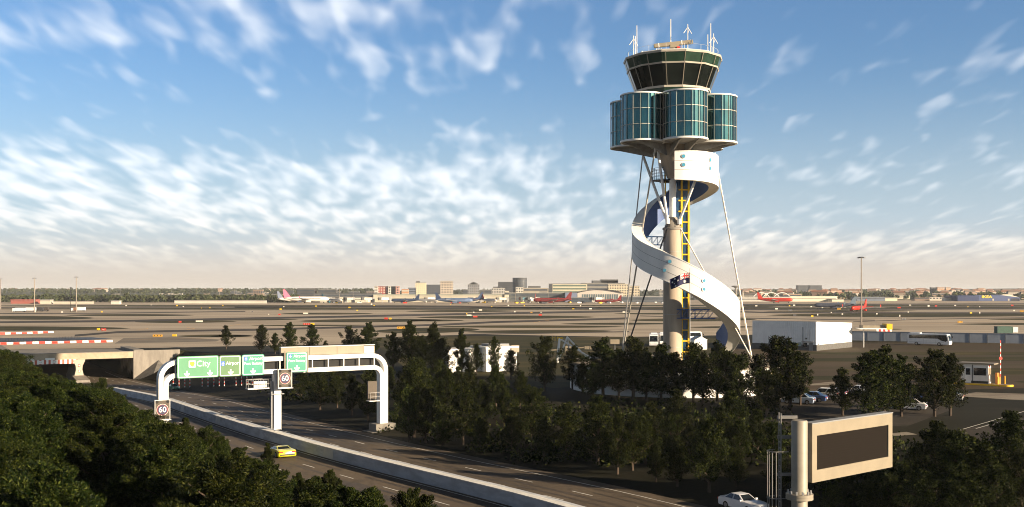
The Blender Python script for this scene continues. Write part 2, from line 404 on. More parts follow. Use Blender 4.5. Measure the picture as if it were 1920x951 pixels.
# ------------------------------------------------------------------ common materials
M_conc = mat('grey_concrete', (0.18, 0.168, 0.15), 0.85, var=0.22, scale=0.8, stretch=(1, 1, 0.35), bump=0.2)
M_conc2 = mat('pale_concrete', (0.21, 0.19, 0.165), 0.8, var=0.18, scale=0.7, stretch=(1, 1, 0.3), bump=0.15)
M_wconc = mat('barrier_concrete', (0.53, 0.55, 0.58), 0.8, var=0.16, scale=0.9, stretch=(0.5, 0.5, 1.6), bump=0.2)
M_white = mat('white_paint', (0.78, 0.77, 0.74), 0.45, var=0.05, scale=0.6)
M_white2 = mat('weathered_white', (0.66, 0.65, 0.62), 0.55, var=0.10, scale=0.5, stretch=(1, 1, 0.3))
M_cream = mat('cream_paint', (0.235, 0.20, 0.145), 0.5, var=0.07, scale=0.8)
M_cream2 = mat('cream_cladding', (0.55, 0.49, 0.38), 0.6, var=0.1, scale=0.2)
M_dark = mat('dark_metal', (0.035, 0.036, 0.040), 0.5, metal=0.3, var=0.2)
M_black = mat('black_rubber', (0.015, 0.015, 0.015), 0.8, var=0.1)
M_steel = mat('galvanised_steel', (0.42, 0.42, 0.42), 0.45, metal=0.6, var=0.12, scale=3)
M_rod = mat('pale_steel_rod', (0.55, 0.51, 0.44), 0.45, metal=0.3, var=0.08)
M_red = mat('red_plastic', (0.60, 0.035, 0.02), 0.45, var=0.1)
M_wplas = mat('white_plastic', (0.75, 0.74, 0.70), 0.5, var=0.06)
M_yel = mat('yellow_paint', (0.75, 0.46, 0.02), 0.45, var=0.08)
M_org = mat('orange_paint', (0.70, 0.22, 0.02), 0.5, var=0.08)
M_blue = mat('blue_truss_paint', (0.03, 0.10, 0.32), 0.45, var=0.08)
M_glassd = mat('dark_glass', (0.012, 0.016, 0.020), 0.08, var=0.2, spec=0.6)
M_grey = mat('grey_cladding', (0.22, 0.225, 0.23), 0.6, var=0.08, scale=0.3)
M_blu_w = mat('blue_cladding', (0.045, 0.072, 0.18), 0.6, var=0.07, scale=0.1)

# ------------------------------------------------------------------ median barrier
def run_wall(b, s0, s1, prof, step=3.0):      # prof: list of (d, z) closed loop, clockwise seen along +s
    n = max(2, int((s1-s0)/step)); rows = []
    for i in range(n+1):
        s = s0+(s1-s0)*i/n; rows.append([road_pt(s, d, z) for d, z in prof]+[road_pt(s, *prof[0])])
    b.grid(rows); b.add(rows[0][:-1], [tuple(range(len(prof)))[::-1]]); b.add(rows[-1][:-1], [tuple(range(len(prof)))]); return b
S_BAR1 = 158.0
bt = thing('median_barrier', 'long pale concrete barrier between the two carriageways of the motorway', 'road barrier', road_pt(60, 0.5))
def rel(o): o.matrix_parent_inverse = Matrix.Translation(-bt.location); return o
for nm, d0, d1, h, m in (('near_wall', 0.0, 0.85, 1.12, M_wconc), ('far_wall', 1.35, 2.05, 1.0, M_wconc)):
    rel(run_wall(MB(), -38, S_BAR1, [(d0, 0), (d1, 0), (d1-0.1, h), (d0+0.1, h)]).build(nm, m, bt))
rel(run_wall(MB(), -38, S_BAR1, [(0.02, 1.125), (0.83, 1.125), (0.83, 1.21), (0.02, 1.21)]).build('coping', mat('white_coping', (0.74, 0.72, 0.67), 0.6, var=0.1, scale=1.2), bt))
rel(run_wall(MB(), -38, S_BAR1, [(0.86, 0.3), (1.34, 0.3), (1.34, 0.72), (0.86, 0.72)]).build('infill', M_dark, bt))
for s in (34, 76, 99):
    rel(run_wall(MB(), s, s+2.4, [(-0.025, 0.05), (0.2, 0.05), (0.2, 1.1), (-0.025+0.1, 1.1)]).build('repair_panel', M_white2, bt))
struct(strip(MB(), S_BAR1, S_PORT, -0.4, 2.2, 0.07).build('median_strip', M_path))

# ------------------------------------------------------------------ tunnel portal under the taxiway
pa = road_dir(S_PORT-3); pc = road_pt(S_PORT, 0)
PX = Vector((math.sin(pa), -math.cos(pa), 0)); PY = Vector((math.cos(pa), math.sin(pa), 0))
def pl(d, s, z): return Vector((pc.x, pc.y, 0))+PX*d+PY*s+Vector((0, 0, z))
pr = math.atan2(PX.y, PX.x)
tun = thing('tunnel_portal', 'concrete tunnel mouth carrying the taxiway over the motorway', 'tunnel', pl(0, 0, -7), pr)
def lp(d, s, z): return (d, s, z+7)
MB().box(lp(-1.5, 40, -0.72), (34, 80, 1.3)).build('deck_slab', M_conc, tun)
b = MB(); b.box(lp(-13.5, -0.35, -0.66), (56, 0.7, 1.62)); b.build('edge_beam', mat('buff_concrete', (0.34, 0.28, 0.20), 0.85, var=0.15, scale=0.6, bump=0.15), tun)
MB().box(lp(-13.5, -0.30, 0.21), (56.2, 0.9, 0.12)).build('parapet_coping', M_conc2, tun)
b = MB(); b.box(lp(15.6, 9.5, -3.2), (2.4, 20, 7.6)); 
for i in range(5): b.box(lp(14.34, 0.6+i*1.1, -3.6), (0.12, 0.25, 6.2))
b.build('abutment', M_conc, tun)
MB().box(lp(-14.2, 40, -3.3), (1.8, 80, 7.4)).build('abutment', M_conc, tun)
b = MB(); b.prism([(14.2, 7.4), (26.0, 7.4), (26.0, 6.4), (17.0, -0.3), (14.2, -0.3)], 0.7, M=Matrix(((1, 0, 0, 0), (0, 0, 1, -0.8), (0, 1, 0, 0), (0, 0, 0, 1))))
b.build('wing_wall', M_conc2, tun)
MB().prism([(-15.0, 7.0), (-45, 7.0), (-45, 6.0), (-15.0, -0.3)], 0.7, M=Matrix(((1, 0, 0, 0), (0, 0, 1, -0.05), (0, 1, 0, 0), (0, 0, 0, 1)))).build('wing_wall', M_conc2, tun)
b = MB(); b.add([lp(13.9, -0.8, -0.6+0.0), lp(16.8, -9.5, -7.1), lp(22.5, -9.0, -5.6), lp(20.5, -0.8, -2.2), lp(13.9, -0.8, -7.2), lp(14.5, -9.8, -7.2)], [(1, 2, 3), (1, 3, 4), (1, 4, 5), (2, 1, 5)])
b.build('apron_slope', M_conc, tun)
# hourglass pier
prof = [(-1.35, 0), (1.35, 0), (1.3, 0.9), (0.95, 2.0), (0.75, 3.0), (0.85, 4.0), (1.25, 4.8), (1.45, 5.5), (-1.45, 5.5), (-1.25, 4.8), (-0.85, 4.0), (-0.75, 3.0), (-0.95, 2.0), (-1.3, 0.9)]
pm = Matrix(((1, 0, 0, 1.0), (0, 0, 1, -0.9), (0, 1, 0, 0.02), (0, 0, 0, 1)))
MB().prism(prof, 14.0, M=pm).build('pier', mat('pier_concrete', (0.40, 0.355, 0.29), 0.85, var=0.12, scale=0.8, bump=0.1), tun)
b = MB(); b.add([(-0.9, -9, 0), (2.6, -9, 0), (2.6, -0.9, 0), (-0.9, -0.9, 0), (-0.7, -9, 0.9), (2.4, -9, 0.9), (2.4, -0.9, 1.5), (-0.7, -0.9, 1.5)], [(0, 1, 5, 4), (1, 2, 6, 5), (3, 0, 4, 7), (4, 5, 6, 7), (2, 3, 7, 6)])
b.build('pier_foot', M_conc2, tun)
for z in (2.6, 4.0):
    f = MB(); f.box((1.0, -0.94, z), (0.55, 0.04, 0.6)); f.build('marker_plate', M_red, tun)
    MB().box((1.0, -0.965, z), (0.3, 0.02, 0.34)).build('marker_plate', M_white2, tun)
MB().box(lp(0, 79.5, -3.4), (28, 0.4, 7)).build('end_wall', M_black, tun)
M_tl = emit('tunnel_lamp', (1.0, 0.72, 0.42), 0.6); M_tr = emit('tunnel_tail_lamp', (1.0, 0.10, 0.03), 0.5)
for i in range(9):
    for d in (-9.0, 3.9):
        MB().box(lp(d+0.35*i*0.2, 14+i*6.8, -1.62), (0.35, 0.8, 0.1)).build('tunnel_lamp', M_tl, tun)
for d, s in ((4.5, 40), (6.1, 40), (7.7, 52), (9.2, 52), (3.2, 60)):
    MB().box(lp(d, s, -6.2), (0.22, 0.1, 0.16)).build('reflector', M_tr, tun)
# height clearance board with striped edge on the left bore
cb = thing('clearance_board', 'red and white striped clearance board hung along the tunnel edge beam', 'road sign', pl(-6.4, -0.78, -1.9), pr)
b = MB(); n = 26
for i in range(n):
    b.cur = i % 2; b.box((-6.6+i*0.53+0.2, -0.03, 0.0), (0.53 if i % 2 else 0.53, 0.06, 1.05))
b.build('striped_panel', [M_wplas, mat('stripe_brown_red', (0.42, 0.10, 0.06), 0.6)], cb)
for x, wd, in ((-4.4, 2.4), (0.6, 2.2)):
    p_ = MB().box((x, -0.045, 0.78), (wd, 0.05, 0.5)).build('height_plate', M_wplas, cb)
for x in (-4.4, -1.6, 1.6):
    MB().box((x, -0.085, 0.0), (0.95, 0.04, 0.72)).build('height_plate', M_wplas, cb)
    text_mesh('lettering', '5.0', 0.42, M_black, cb, Matrix.Translation((x, -0.11, 0.0)) @ Matrix.Rotation(R(90), 4, 'X'), 0.004)

# red and white water filled barriers on the deck
def seg_proto(m, nm, lab, grp):
    t = thing('plastic_barrier', lab, 'barrier', (0, 0, 0), 0, grp)
    MB().prism([(-0.32, 0), (0.32, 0), (0.30, 0.18), (0.14, 0.45), (0.11, 0.85), (-0.11, 0.85), (-0.14, 0.45), (-0.30, 0.18)], 1.96, M=Matrix(((0, 0, 1, -0.98), (1, 0, 0, 0), (0, 1, 0, 0), (0, 0, 0, 1)))).build('shell', m, t)
    MB().cyl((-0.5, 0, 0.85), (-0.5, 0, 0.9), 0.07, n=8).build('filler_cap', M_black, t)
    return t
def barrier_row(pa_, pb_, n, where):
    a, b_ = G(*pa_), G(*pb_); d = b_-a; ang = math.atan2(d.y, d.x); pr_ = {}
    for i in range(n):
        red = i % 2; lab = f"{'red' if red else 'white'} water filled plastic barrier segment in the {where} row"
        grp = f"{'red' if red else 'white'} barrier segments in the {where} row"
        p_ = a+d*((i+0.5)/n); sc_ = (d.length/n/1.98, 1, 1)
        if red not in pr_: pr_[red] = seg_proto(M_red if red else M_wplas, '', lab, grp); t = pr_[red]
        else: t = copy_tree(pr_[red])
        t.location = p_; t.location.z = 0.07; t.rotation_euler.z = ang; t.scale = (sc_[0], .8, .78)
barrier_row((-12, 647.0), (211, 642.0), 19, 'nearer')
barrier_row((-12, 628.3), (100, 624.6), 11, 'farther')
# dark well and railing between the rows
sheet('roof_well', P((-30, 643.5), (95, 640.8), (212, 635.5), (170, 632.6), (-30, 634.5)), M_dark, 0.03)
fe = thing('mesh_fence', 'low dark mesh fence along the well behind the nearer barrier row', 'fence', G(-20, 643))
a, c = G(-20, 641.5), G(150, 636.0); d = c-a
b = MB()
for i in range(31): p_ = a+d*(i/30)-fe.location; b.cyl(p_, p_+Vector((0, 0, 1.0)), 0.04, n=5)
b.build('post', M_dark, fe)
b = MB()
for z in (0.25, 0.5, 0.75, 1.0): p_ = a-fe.location+Vector((0, 0, z)); b.cyl(p_, p_+d, 0.03, n=5)
for i in range(120): p_ = a+d*(i/120)-fe.location; b.cyl(p_, p_+Vector((0, 0, 1.0))+d/120, 0.012, n=4)
b.build('mesh_panel', M_dark, fe)

# ------------------------------------------------------------------ sign gantry
GL = Vector((-42.6, 128.2, 0)); GR = Vector((-17.0, 144.2, 0)); gd = (GR-GL); GLEN = gd.length; gd.normalize()
GA = math.atan2(gd.y, gd.x); gn = Vector((gd.y, -gd.x, 0))
def gp(px, py, off=0.0):                     # pixel to (u, z) on the gantry's front plane
    ray = Vector(((px-960)/F, 1, (HY-py)/F)); o = GL+gn*off
    t = o.dot(gn)/ray.dot(gn); q = ray*t; return ((q-GL).dot(gd), H+q.z)
gz = -2.75
gan = thing('sign_gantry', 'white portal gantry with rounded corners spanning both carriageways', 'gantry', (GL.x, GL.y, gz), GA)
def sweep(b, pts, th, y0, y1):               # pts (u, z) centre line, rectangular section
    L, Rr = [], []
    for i, p in enumerate(pts):
        q = pts[max(0, i-1)]; r_ = pts[min(len(pts)-1, i+1)]; t = Vector((r_[0]-q[0], r_[1]-q[1])).normalized(); n_ = Vector((-t.y, t.x))*th/2
        L.append((p[0]+n_.x, p[1]+n_.y)); Rr.append((p[0]-n_.x, p[1]-n_.y))
    rows = [[(l[0], y0, l[1]), (r_[0], y0, r_[1]), (r_[0], y1, r_[1]), (l[0], y1, l[1]), (l[0], y0, l[1])] for l, r_ in zip(L, Rr)]
    b.grid(rows); b.add(rows[0][:-1], [(0, 1, 2, 3)]); b.add(rows[-1][:-1], [(3, 2, 1, 0)]); return b
u1, z1 = gp(304, 690); zt = gp(400, 669)[1]-gz; zl = gp(800, 691)[1]-gz; ur = GLEN
print('gantry', GLEN, 'top', gp(400, 669), gp(650, 660), 'low', gp(600, 697), gp(690, 687), 'posts', gp(290, 700), gp(304, 700), gp(706, 700), gp(729, 700))
ZT, ZLO, PW = 10.35, 8.25, 1.15
def arc(cx_, cz_, r_, a0, a1, n=9): return [(cx_+r_*math.cos(R(a0+(a1-a0)*i/n)), cz_+r_*math.sin(R(a0+(a1-a0)*i/n))) for i in range(n+1)]
UL, UR = 0.0, GLEN
t1 = 0.55
outer = [(UL+t1/2, 0.1)]+arc(UL+t1/2+2.0, ZT-t1/2-2.0, 2.0, 180, 90)+arc(UR-t1/2-2.0, ZT-t1/2-2.0, 2.0, 90, 0)+[(UR-t1/2, 0.9)]
inner = [(UL+PW-t1/2, 0.1)]+arc(UL+PW-t1/2+1.15, ZLO+t1/2-0.05-1.15, 1.15, 180, 90)+arc(UR-PW+t1/2-1.15, ZLO+t1/2-0.05-1.15, 1.15, 90, 0)+[(UR-PW+t1/2, 0.9)]
b = MB(); sweep(b, outer, t1, -0.55, 0.55); b.build('outer_frame', M_white, gan)
b = MB(); sweep(b, inner, t1, -0.553, 0.553); b.build('inner_frame', M_white, gan)
for u0 in (UL+0.5, UR-PW+0.5):
    MB().box((u0+0.075, 0, 3.6 if u0 < 5 else 4.0), (0.3, 1.094, 7.0 if u0 < 5 else 6.2)).build('post_web', M_white2, gan)
nv = 13
for i in range(nv):
    u = 2.0+(GLEN-4.0)*i/(nv-1)
    for y in (-0.44, 0.44): MB().box((u, y, (ZT+ZLO)/2-0.1), (0.12, 0.14, ZT-ZLO-0.55)).build('upright', M_white2, gan)
MB().box((GLEN/2, 0.15, (ZT+ZLO)/2-0.1), (GLEN-3.0, 0.05, ZT-ZLO-0.6)).build('dark_backing', M_black, gan)  # added black panel, standing in for the shaded background behind the beam
uc = gp(518, 780)[0]
b = MB(); b.box((uc, 0, 4.6), (0.85, 0.95, 7.0)); b.build('centre_post', M_white, gan)
b = MB(); b.box((uc-0.62, 0.05, 4.2), (0.22, 0.5, 6.0)); b.cyl((uc+0.6, -0.2, 1.0), (uc+0.6, -0.2, 7.6), 0.06, n=6); b.box((uc, -0.03, 5.6), (1.7, 1.1, 0.12)); b.build('cable_riser', M_grey, gan)
b = MB(); b.box((UR-PW/2, 0, 0.35), (2.9, 2.3, 1.1)); b.box((UR-PW/2, 0, -0.16), (4.4, 3.2, 0.12)); b.build('plinth', M_conc, gan)
MB().box((UL+PW/2, 0, 0.0), (2.4, 2.0, 0.5)).build('plinth', M_conc, gan)
# service platform by the centre post
b = MB(); b.box((uc-1.4, 0.5, 6.35), (4.6, 1.1, 0.14)); b.build('platform', M_steel, gan)
b = MB()
for i in range(8):
    u = uc-3.6+i*0.63
    for y in (0.0, 1.0): b.cyl((u, y, 6.4), (u, y, 7.5), 0.03, n=5)
for z in (6.95, 7.5):
    for y in (0.0, 1.0): b.cyl((uc-3.6, y, z), (uc+0.8, y, z), 0.03, n=5)
b.build('handrail', M_steel, gan)
MB().box((uc-1.9, 0.6, 6.85), (1.7, 0.5, 0.8)).build('cabinet', M_white2, gan)
b = MB(); b.box((UL+0.1, 0.75, 4.3), (1.3, 0.6, 0.1))
for z in (1.2, 2.2, 3.2, 4.2, 5.2): b.cyl((UL-0.35, 0.6, z), (UL+0.2, 0.6, z), 0.03, n=5)
b.cyl((UL-0.35, 0.6, 0.2), (UL-0.35, 0.6, 5.4), 0.035, n=5); b.build('ladder', M_steel, gan)

M_sg = {'bright': mat('sign_green', (0.075, 0.25, 0.14), 0.5, var=0.10, scale=0.6, stretch=(1, 1, 0.25)), 'faded': mat('faded_sign_green', (0.085, 0.185, 0.085), 0.55, var=0.12, scale=0.7, stretch=(1, 1, 0.2)),
        'teal': mat('sign_teal_green', (0.030, 0.245, 0.17), 0.5, var=0.06, scale=0.6)}
M_sw = mat('sign_white', (0.80, 0.80, 0.76), 0.5, var=0.03)
M_sb = mat('sign_blue', (0.03, 0.12, 0.5), 0.5, var=0.03)
RX = Matrix.Rotation(R(90), 4, 'X')
def rrect(x0, x1, z0, z1, r_, n=5):
    out = []
    for cx_, cz_, a in ((x1-r_, z1-r_, 0), (x0+r_, z1-r_, 90), (x0+r_, z0+r_, 180), (x1-r_, z0+r_, 270)):
        out += [(cx_+r_*math.cos(R(a+90*i/n)), cz_+r_*math.sin(R(a+90*i/n))) for i in range(n+1)]
    return out
def plate(b, poly, y, th): b.prism(poly, th, M=Matrix(((1, 0, 0, 0), (0, 0, 1, y), (0, 1, 0, 0), (0, 0, 0, 1)))); return b
ARROW = [(-0.09, 0.42), (0.09, 0.42), (0.09, 0.06), (0.36, 0.12), (0.36, -0.02), (0.0, -0.34), (-0.36, -0.02), (-0.36, 0.12), (-0.09, 0.06)]
PLANE = [(-.03, .45), (.03, .45), (.07, .3), (.07, .12), (.42, -.08), (.42, -.17), (.07, -.07), (.05, -.3), (.17, -.4), (.17, -.47), (0, -.43), (-.17, -.47), (-.17, -.4), (-.05, -.3), (-.07, -.07), (-.42, -.17), (-.42, -.08), (-.07, .12), (-.07, .3)]
def dsign(px0, px1, py0, py1, green, label, texts, arrows, shield=None, icon=None, off=0.95, back=True):
    (ua, za), (ub, zb) = gp(px0, py0, off), gp(px1, py1, off); zc = (za+zb)/2; uc_ = (ua+ub)/2; wd = ub-ua; hh = za-zb
    o_ = GL+gd*uc_+gn*off; t = thing('direction_sign', label, 'road sign', (o_.x, o_.y, zb), GA)
    plate(MB(), rrect(-wd/2, wd/2, 0, hh, 0.22), 0.0, 0.10).build('panel', M_sg[green], t)
    o1 = rrect(-wd/2+0.10, wd/2-0.10, 0.10, hh-0.10, 0.18); o2 = rrect(-wd/2+0.19, wd/2-0.19, 0.19, hh-0.19, 0.12)
    b = MB(); n_ = len(o1)
    for y in (-0.012,): b.add([(x, y, z) for x, z in o1]+[(x, y, z) for x, z in o2], [(i, n_+i, n_+(i+1) % n_, (i+1) % n_)[::-1] for i in range(n_)])
    b.build('border', M_sw, t)
    for s_, x, z, sz in texts: text_mesh('lettering', s_, sz*1.05, M_sw, t, Matrix.Translation((x*wd, -0.012, z*hh)) @ RX, 0.006, bold=0.004)
    for x in arrows: plate(MB(), [(q[0]*1.0*0.95+x*wd, q[1]*0.95+0.19*hh) for q in ARROW], -0.02, 0.015).build('arrow', M_sw, t)
    if shield:
        x, z, m_, sz = shield; plate(MB(), rrect(x*wd-sz/2, x*wd+sz/2, z*hh-sz/2, z*hh+sz/2, 0.12), -0.02, 0.015).build('route_marker', M_sw, t)
        plate(MB(), [(x*wd+q[0]*sz, z*hh+q[1]*sz) for q in ((-.30, .34), (.30, .34), (.34, .0), (.2, -.25), (0, -.38), (-.2, -.25), (-.34, .0))], -0.035, 0.012).build('route_shield', M_yel, t)
    if icon:
        x, z, sz = icon; plate(MB(), rrect(x*wd-sz*0.5, x*wd+sz*0.5, z*hh-sz*.6, z*hh+sz*.6, 0.1), -0.02, 0.015).build('plane_symbol', M_sb, t)
        plate(MB(), [(x*wd+q[0]*sz*0.95, z*hh+q[1]*sz*1.05) for q in PLANE], -0.035, 0.012).build('plane_symbol', M_sw, t)
    b = MB(); b.box((0, 0.3, hh*0.35), (wd*0.8, 0.1, 0.1)); b.box((0, 0.3, hh*0.75), (wd*0.8, 0.1, 0.1)); b.box((-wd*0.3, 0.22, hh/2), (0.1, 0.22, hh*0.9)); b.box((wd*0.3, 0.22, hh/2), (0.1, 0.22, hh*0.9)); b.build('mounting_rail', M_steel, t)
    return t
dsign(332, 410, 669, 707, 'bright', 'widest green gantry sign reading City with two down arrows', [('City', 0.13, 0.64, 0.95)], (-0.27, 0.29), shield=(-0.14, 0.64, None, 0.85))
dsign(411, 452, 667, 705, 'faded', 'faded olive green gantry sign reading only Airport with one arrow', [('Airport', 0.13, 0.62, 0.56)], (0.02,), icon=(-0.33, 0.62, 0.48))
dsign(453.5, 495.5, 665.5, 703, 'teal', 'green sign reading Airport and Port Botany, touching the faded Airport sign', [('Airport', 0.13, 0.80, 0.54), ('Port Botany', 0.0, 0.57, 0.47)], (0.0,), icon=(-0.32, 0.81, 0.42))
ds4 = dsign(537, 576, 661, 697, 'teal', 'green sign reading Airport and Port Botany, alone in a pale frame above the centre post', [('Airport', 0.13, 0.80, 0.50), ('Port Botany', 0.0, 0.57, 0.44)], (0.0,), icon=(-0.32, 0.81, 0.40))
(ua, za), (ub, zb) = gp(535, 659, .95), gp(578, 698, .95); wd = ub-ua; hh = za-zb
b = MB(); b.box((0, 0.16, hh-0.15), (wd, 0.1, 0.16)); b.box((-wd/2, 0.16, hh/2-0.1), (0.14, 0.1, hh)); b.box((wd/2, 0.16, hh/2-0.1), (0.14, 0.1, hh)); b.build('surround', M_cream, ds4)

M_board = mat('speed_board_face', (0.065, 0.050, 0.036), 0.6, var=0.08)
M_navy = mat('speed_disc_navy', (0.02, 0.018, 0.06), 0.5, var=0.05)
M_sred = mat('speed_ring_red', (0.25, 0.03, 0.035), 0.5, var=0.05)
M_lit = emit('lit_digits', (0.95, 0.86, 0.74), 0.12)
def circ(x, z, r_, n=24): return [(x+r_*math.cos(2*PI*i/n), z+r_*math.sin(2*PI*i/n)) for i in range(n)]
def speed_sign(px0, px1, py0, py1, label, off):
    (ua, za), (ub, zb) = gp(px0, py0, off), gp(px1, py1, off); wd = ub-ua; hh = za-zb; o_ = GL+gd*((ua+ub)/2)+gn*off
    t = thing('speed_sign', label, 'speed sign', (o_.x, o_.y, zb), GA)
    MB().box((0, 0.16, hh/2), (wd, 0.32, hh)).build('housing', M_board, t)
    b = MB()
    for x, z, sx, sz in ((0, 0.04, wd+.1, .08), (0, hh-.04, wd+.1, .08), (-wd/2, hh/2, .07, hh), (wd/2, hh/2, .07, hh)): b.box((x, 0.0, z), (sx, 0.06, sz))
    b.box((0, -0.1, -0.02), (wd+0.2, 0.4, 0.06)); b.build('frame', M_steel, t)
    r0 = wd*0.40
    plate(MB(), circ(0, hh*.5, r0), -0.03, 0.03).build('ring', M_sw, t); plate(MB(), circ(0, hh*.5, r0*0.96), -0.042, 0.02).build('ring', M_sred, t)
    plate(MB(), circ(0, hh*.5, r0*0.84), -0.054, 0.02).build('disc', M_navy, t)
    text_mesh('digits', '60', r0*1.32, M_lit, t, Matrix.Translation((0, -0.062, hh*.5)) @ RX, 0.004, bold=0.0)
    for sx in (-1, 1):
        for z in (hh*.1, hh*.9): plate(MB(), circ(sx*wd*.36, z, wd*.105, 14), -0.03, 0.05).build('corner_lamp', M_black, t)
    b = MB(); b.box((0, 0.42, hh*.5), (0.3, 0.3, hh*.7)); b.build('bracket', M_steel, t)
    return t
speed_sign(290.5, 318.5, 750.5, 786.5, 'square electronic board showing 60, low on the left gantry leg', 1.25)
speed_sign(521.5, 547, 692.5, 727, 'square electronic board showing 60 below the gantry centre', 1.3)
# third board on the right leg seen from its edge
(ua, za), (ub, zb) = gp(686, 715), gp(703, 750); o_ = GL+gd*((ua+ub)/2)+gn*0.3
t = thing('speed_sign', 'dark speed board with rail and platform left of the right gantry leg', 'speed sign', (o_.x, o_.y, zb), GA)
MB().box((0.1, 0, 0.1+(za-zb)/2), (1.3, 0.3, za-zb-0.2)).build('housing', M_board, t)
MB().box((0.1, -0.5, 0.0), (1.7, 1.1, 0.1)).build('platform', M_steel, t)
b = MB()
for u in (-0.6, 0.1, 0.8): b.cyl((u, -1.0, 0), (u, -1.0, 1.1), 0.03, n=5)
for z in (0.55, 1.1): b.cyl((-0.7, -1.0, z), (0.9, -1.0, z), 0.03, n=5)
b.build('handrail', M_steel, t)
# sign box carried on top of the beam, seen from behind
(ua, za), (ub, zb) = gp(526, 651, -0.2), gp(702, 662, -0.2); o_ = GL+gd*((ua+ub)/2)-gn*0.35
zb = gz+ZT+0.03; hh = 1.05; wd = ub-ua
t = thing('message_board', 'long cream sign box lying along the top of the gantry beam', 'sign board', (o_.x, o_.y, zb), GA)
b = MB()
for i in range(3): b.box((-wd/2+wd*0.88*(i+.5)/3, 0, hh/2), (wd*0.88/3-0.03, 0.5, hh))
b.build('casing', M_cream, t, bevel=0.03)
MB().box((wd*0.44, 0, hh*.46), (wd*0.115, 0.46, hh*.9)).build('end_box', M_cream2, t)
MB().box((0, 0.0, hh+0.05), (wd, 0.7, 0.08)).build('top_cap', M_white2, t)
b = MB()
for i in range(4): b.box((-wd*0.42+wd*0.26*i, 0.29, hh/2), (0.08, 0.06, hh))
b.build('bracket', M_dark, t)
# ------------------------------------------------------------------ control tower
KS = TY/150.0
def zk(z): return 16+(z-9.5)*KS               # heights read at the tower's distance
def th(a): return math.sin(R(a)), -math.cos(R(a))   # angle from the front (camera side) towards +x
M_teal = mat('teal_glass', (0.018, 0.078, 0.078), 0.11, metal=0.85, var=0.25, scale=0.35, spec=0.9)
M_teal.node_tree.nodes['Principled BSDF'].inputs['Coat Weight'].default_value = 0.5; M_teal.node_tree.nodes['Principled BSDF'].inputs['Coat Roughness'].default_value = 0.11
M_cab = mat('cab_glass', (0.007, 0.010, 0.009), 0.12, var=0.3, scale=0.3, spec=0.2)
M_fascia = mat('green_fascia', (0.016, 0.040, 0.027), 0.25, var=0.2, scale=0.4, spec=0.5)
M_mull = mat('pale_mullion', (0.44, 0.40, 0.34), 0.45, var=0.05)
M_ribbon = mat('spiral_white', (0.76, 0.74, 0.70), 0.55, var=0.05, scale=0.5, stretch=(1, 1, 0.4))
M_soffit = mat('soffit_grey', (0.30, 0.29, 0.27), 0.7, var=0.12)
M_col = mat('tower_concrete', (0.35, 0.29, 0.225), 0.8, var=0.14, scale=0.9, stretch=(1, 1, 0.15), bump=0.1)
M_lift = mat('lift_blue_glass', (0.015, 0.055, 0.12), 0.2, var=0.3, scale=0.8, spec=0.7)
M_port = mat('porthole_glass', (0.05, 0.25, 0.38), 0.1, var=0.1, spec=0.8)
M_inner = mat('spiral_inner_shade', (0.05, 0.105, 0.28), 0.55, var=0.08)  # blue shade painted into the white stair's inner walls and end panels
tw = thing('control_tower', 'tall airport control tower with clustered teal glass pods, dark cab and white spiral stair', 'control tower', (TX, TY, 0))
ZT0 = 4.4                                      # terrace level round the foot
b = MB(); b.lathe([(1.32*KS, ZT0-0.2), (1.30*KS, zk(18.1))], 28); b.disc((0, 0), 1.30*KS, zk(18.1), 28)
b.build('column', M_col, tw, True)
b = MB()
for z in (zk(1.6), zk(6.2), zk(10.6), zk(14.9)): b.lathe([(1.325*KS, z-0.03), (1.335*KS, z), (1.325*KS, z+0.03)], 28)
b.build('column_ring', M_steel, tw)
b = MB(); b.lathe([(1.42*KS, zk(18.05)), (1.42*KS, zk(18.3)), (1.15*KS, zk(18.4)), (0.62*KS, zk(19.8)), (0.5*KS, zk(19.8))], 28)
for i in range(8):
    s_, c_ = th(i*45+10); b.add([(s_*1.3*KS-c_*.05, c_*1.3*KS+s_*.05, zk(18.35)), (s_*1.3*KS+c_*.05, c_*1.3*KS-s_*.05, zk(18.35)), (s_*.6*KS, c_*.6*KS, zk(19.9))], [(0, 1, 2), (2, 1, 0)])
b.build('collar', M_conc2, tw, True)
MB().lathe([(0.47*KS, zk(19.7)), (0.47*KS, zk(25.4))], 24).build('upper_column', M_white, tw, True)
# core under the pods
b = MB(); b.lathe([(1.1*KS, zk(25.2)), (2.5*KS, zk(28.0)), (2.9*KS, zk(29.6)), (2.9*KS, zk(30.2))], 28, c=(0.5, 0, 0)); b.build('core', M_col, tw, True)
b = MB(); b.lathe([(0.2, zk(30.0)), (5.0*KS, zk(30.0)), (5.0*KS, zk(36.0)), (0.2, zk(36.0))], 28); b.build('core', M_dark, tw, True)
NP, RP_, RPOD = 6, 5.95*KS, 2.98*KS
ZP0, ZP1 = zk(29.85), zk(36.25)
b = MB(); 
for i in range(NP):
    s_, c_ = th(8+60*i); t_ = (-c_, s_)
    for sg in (-0.45, 0.45):
        px_, py_ = s_*2.2*KS+t_[0]*sg*2.4, c_*2.2*KS+t_[1]*sg*2.4; qx, qy = s_*8.3*KS+t_[0]*sg*3.4, c_*8.3*KS+t_[1]*sg*3.4
        w_ = (t_[0]*0.12, t_[1]*0.12); pts = []
        for e in (-1, 1): pts += [(px_+w_[0]*e, py_+w_[1]*e, ZP0-0.02), (px_+w_[0]*e, py_+w_[1]*e, ZP0-1.9), (qx+w_[0]*e, qy+w_[1]*e, ZP0-0.15), (qx+w_[0]*e, qy+w_[1]*e, ZP0-0.02)]
        b.add(pts, [(0, 1, 2, 3), (7, 6, 5, 4), (1, 5, 6, 2), (3, 2, 6, 7), (0, 4, 5, 1)])
b.build('bracket', M_soffit, tw)
NF = 18
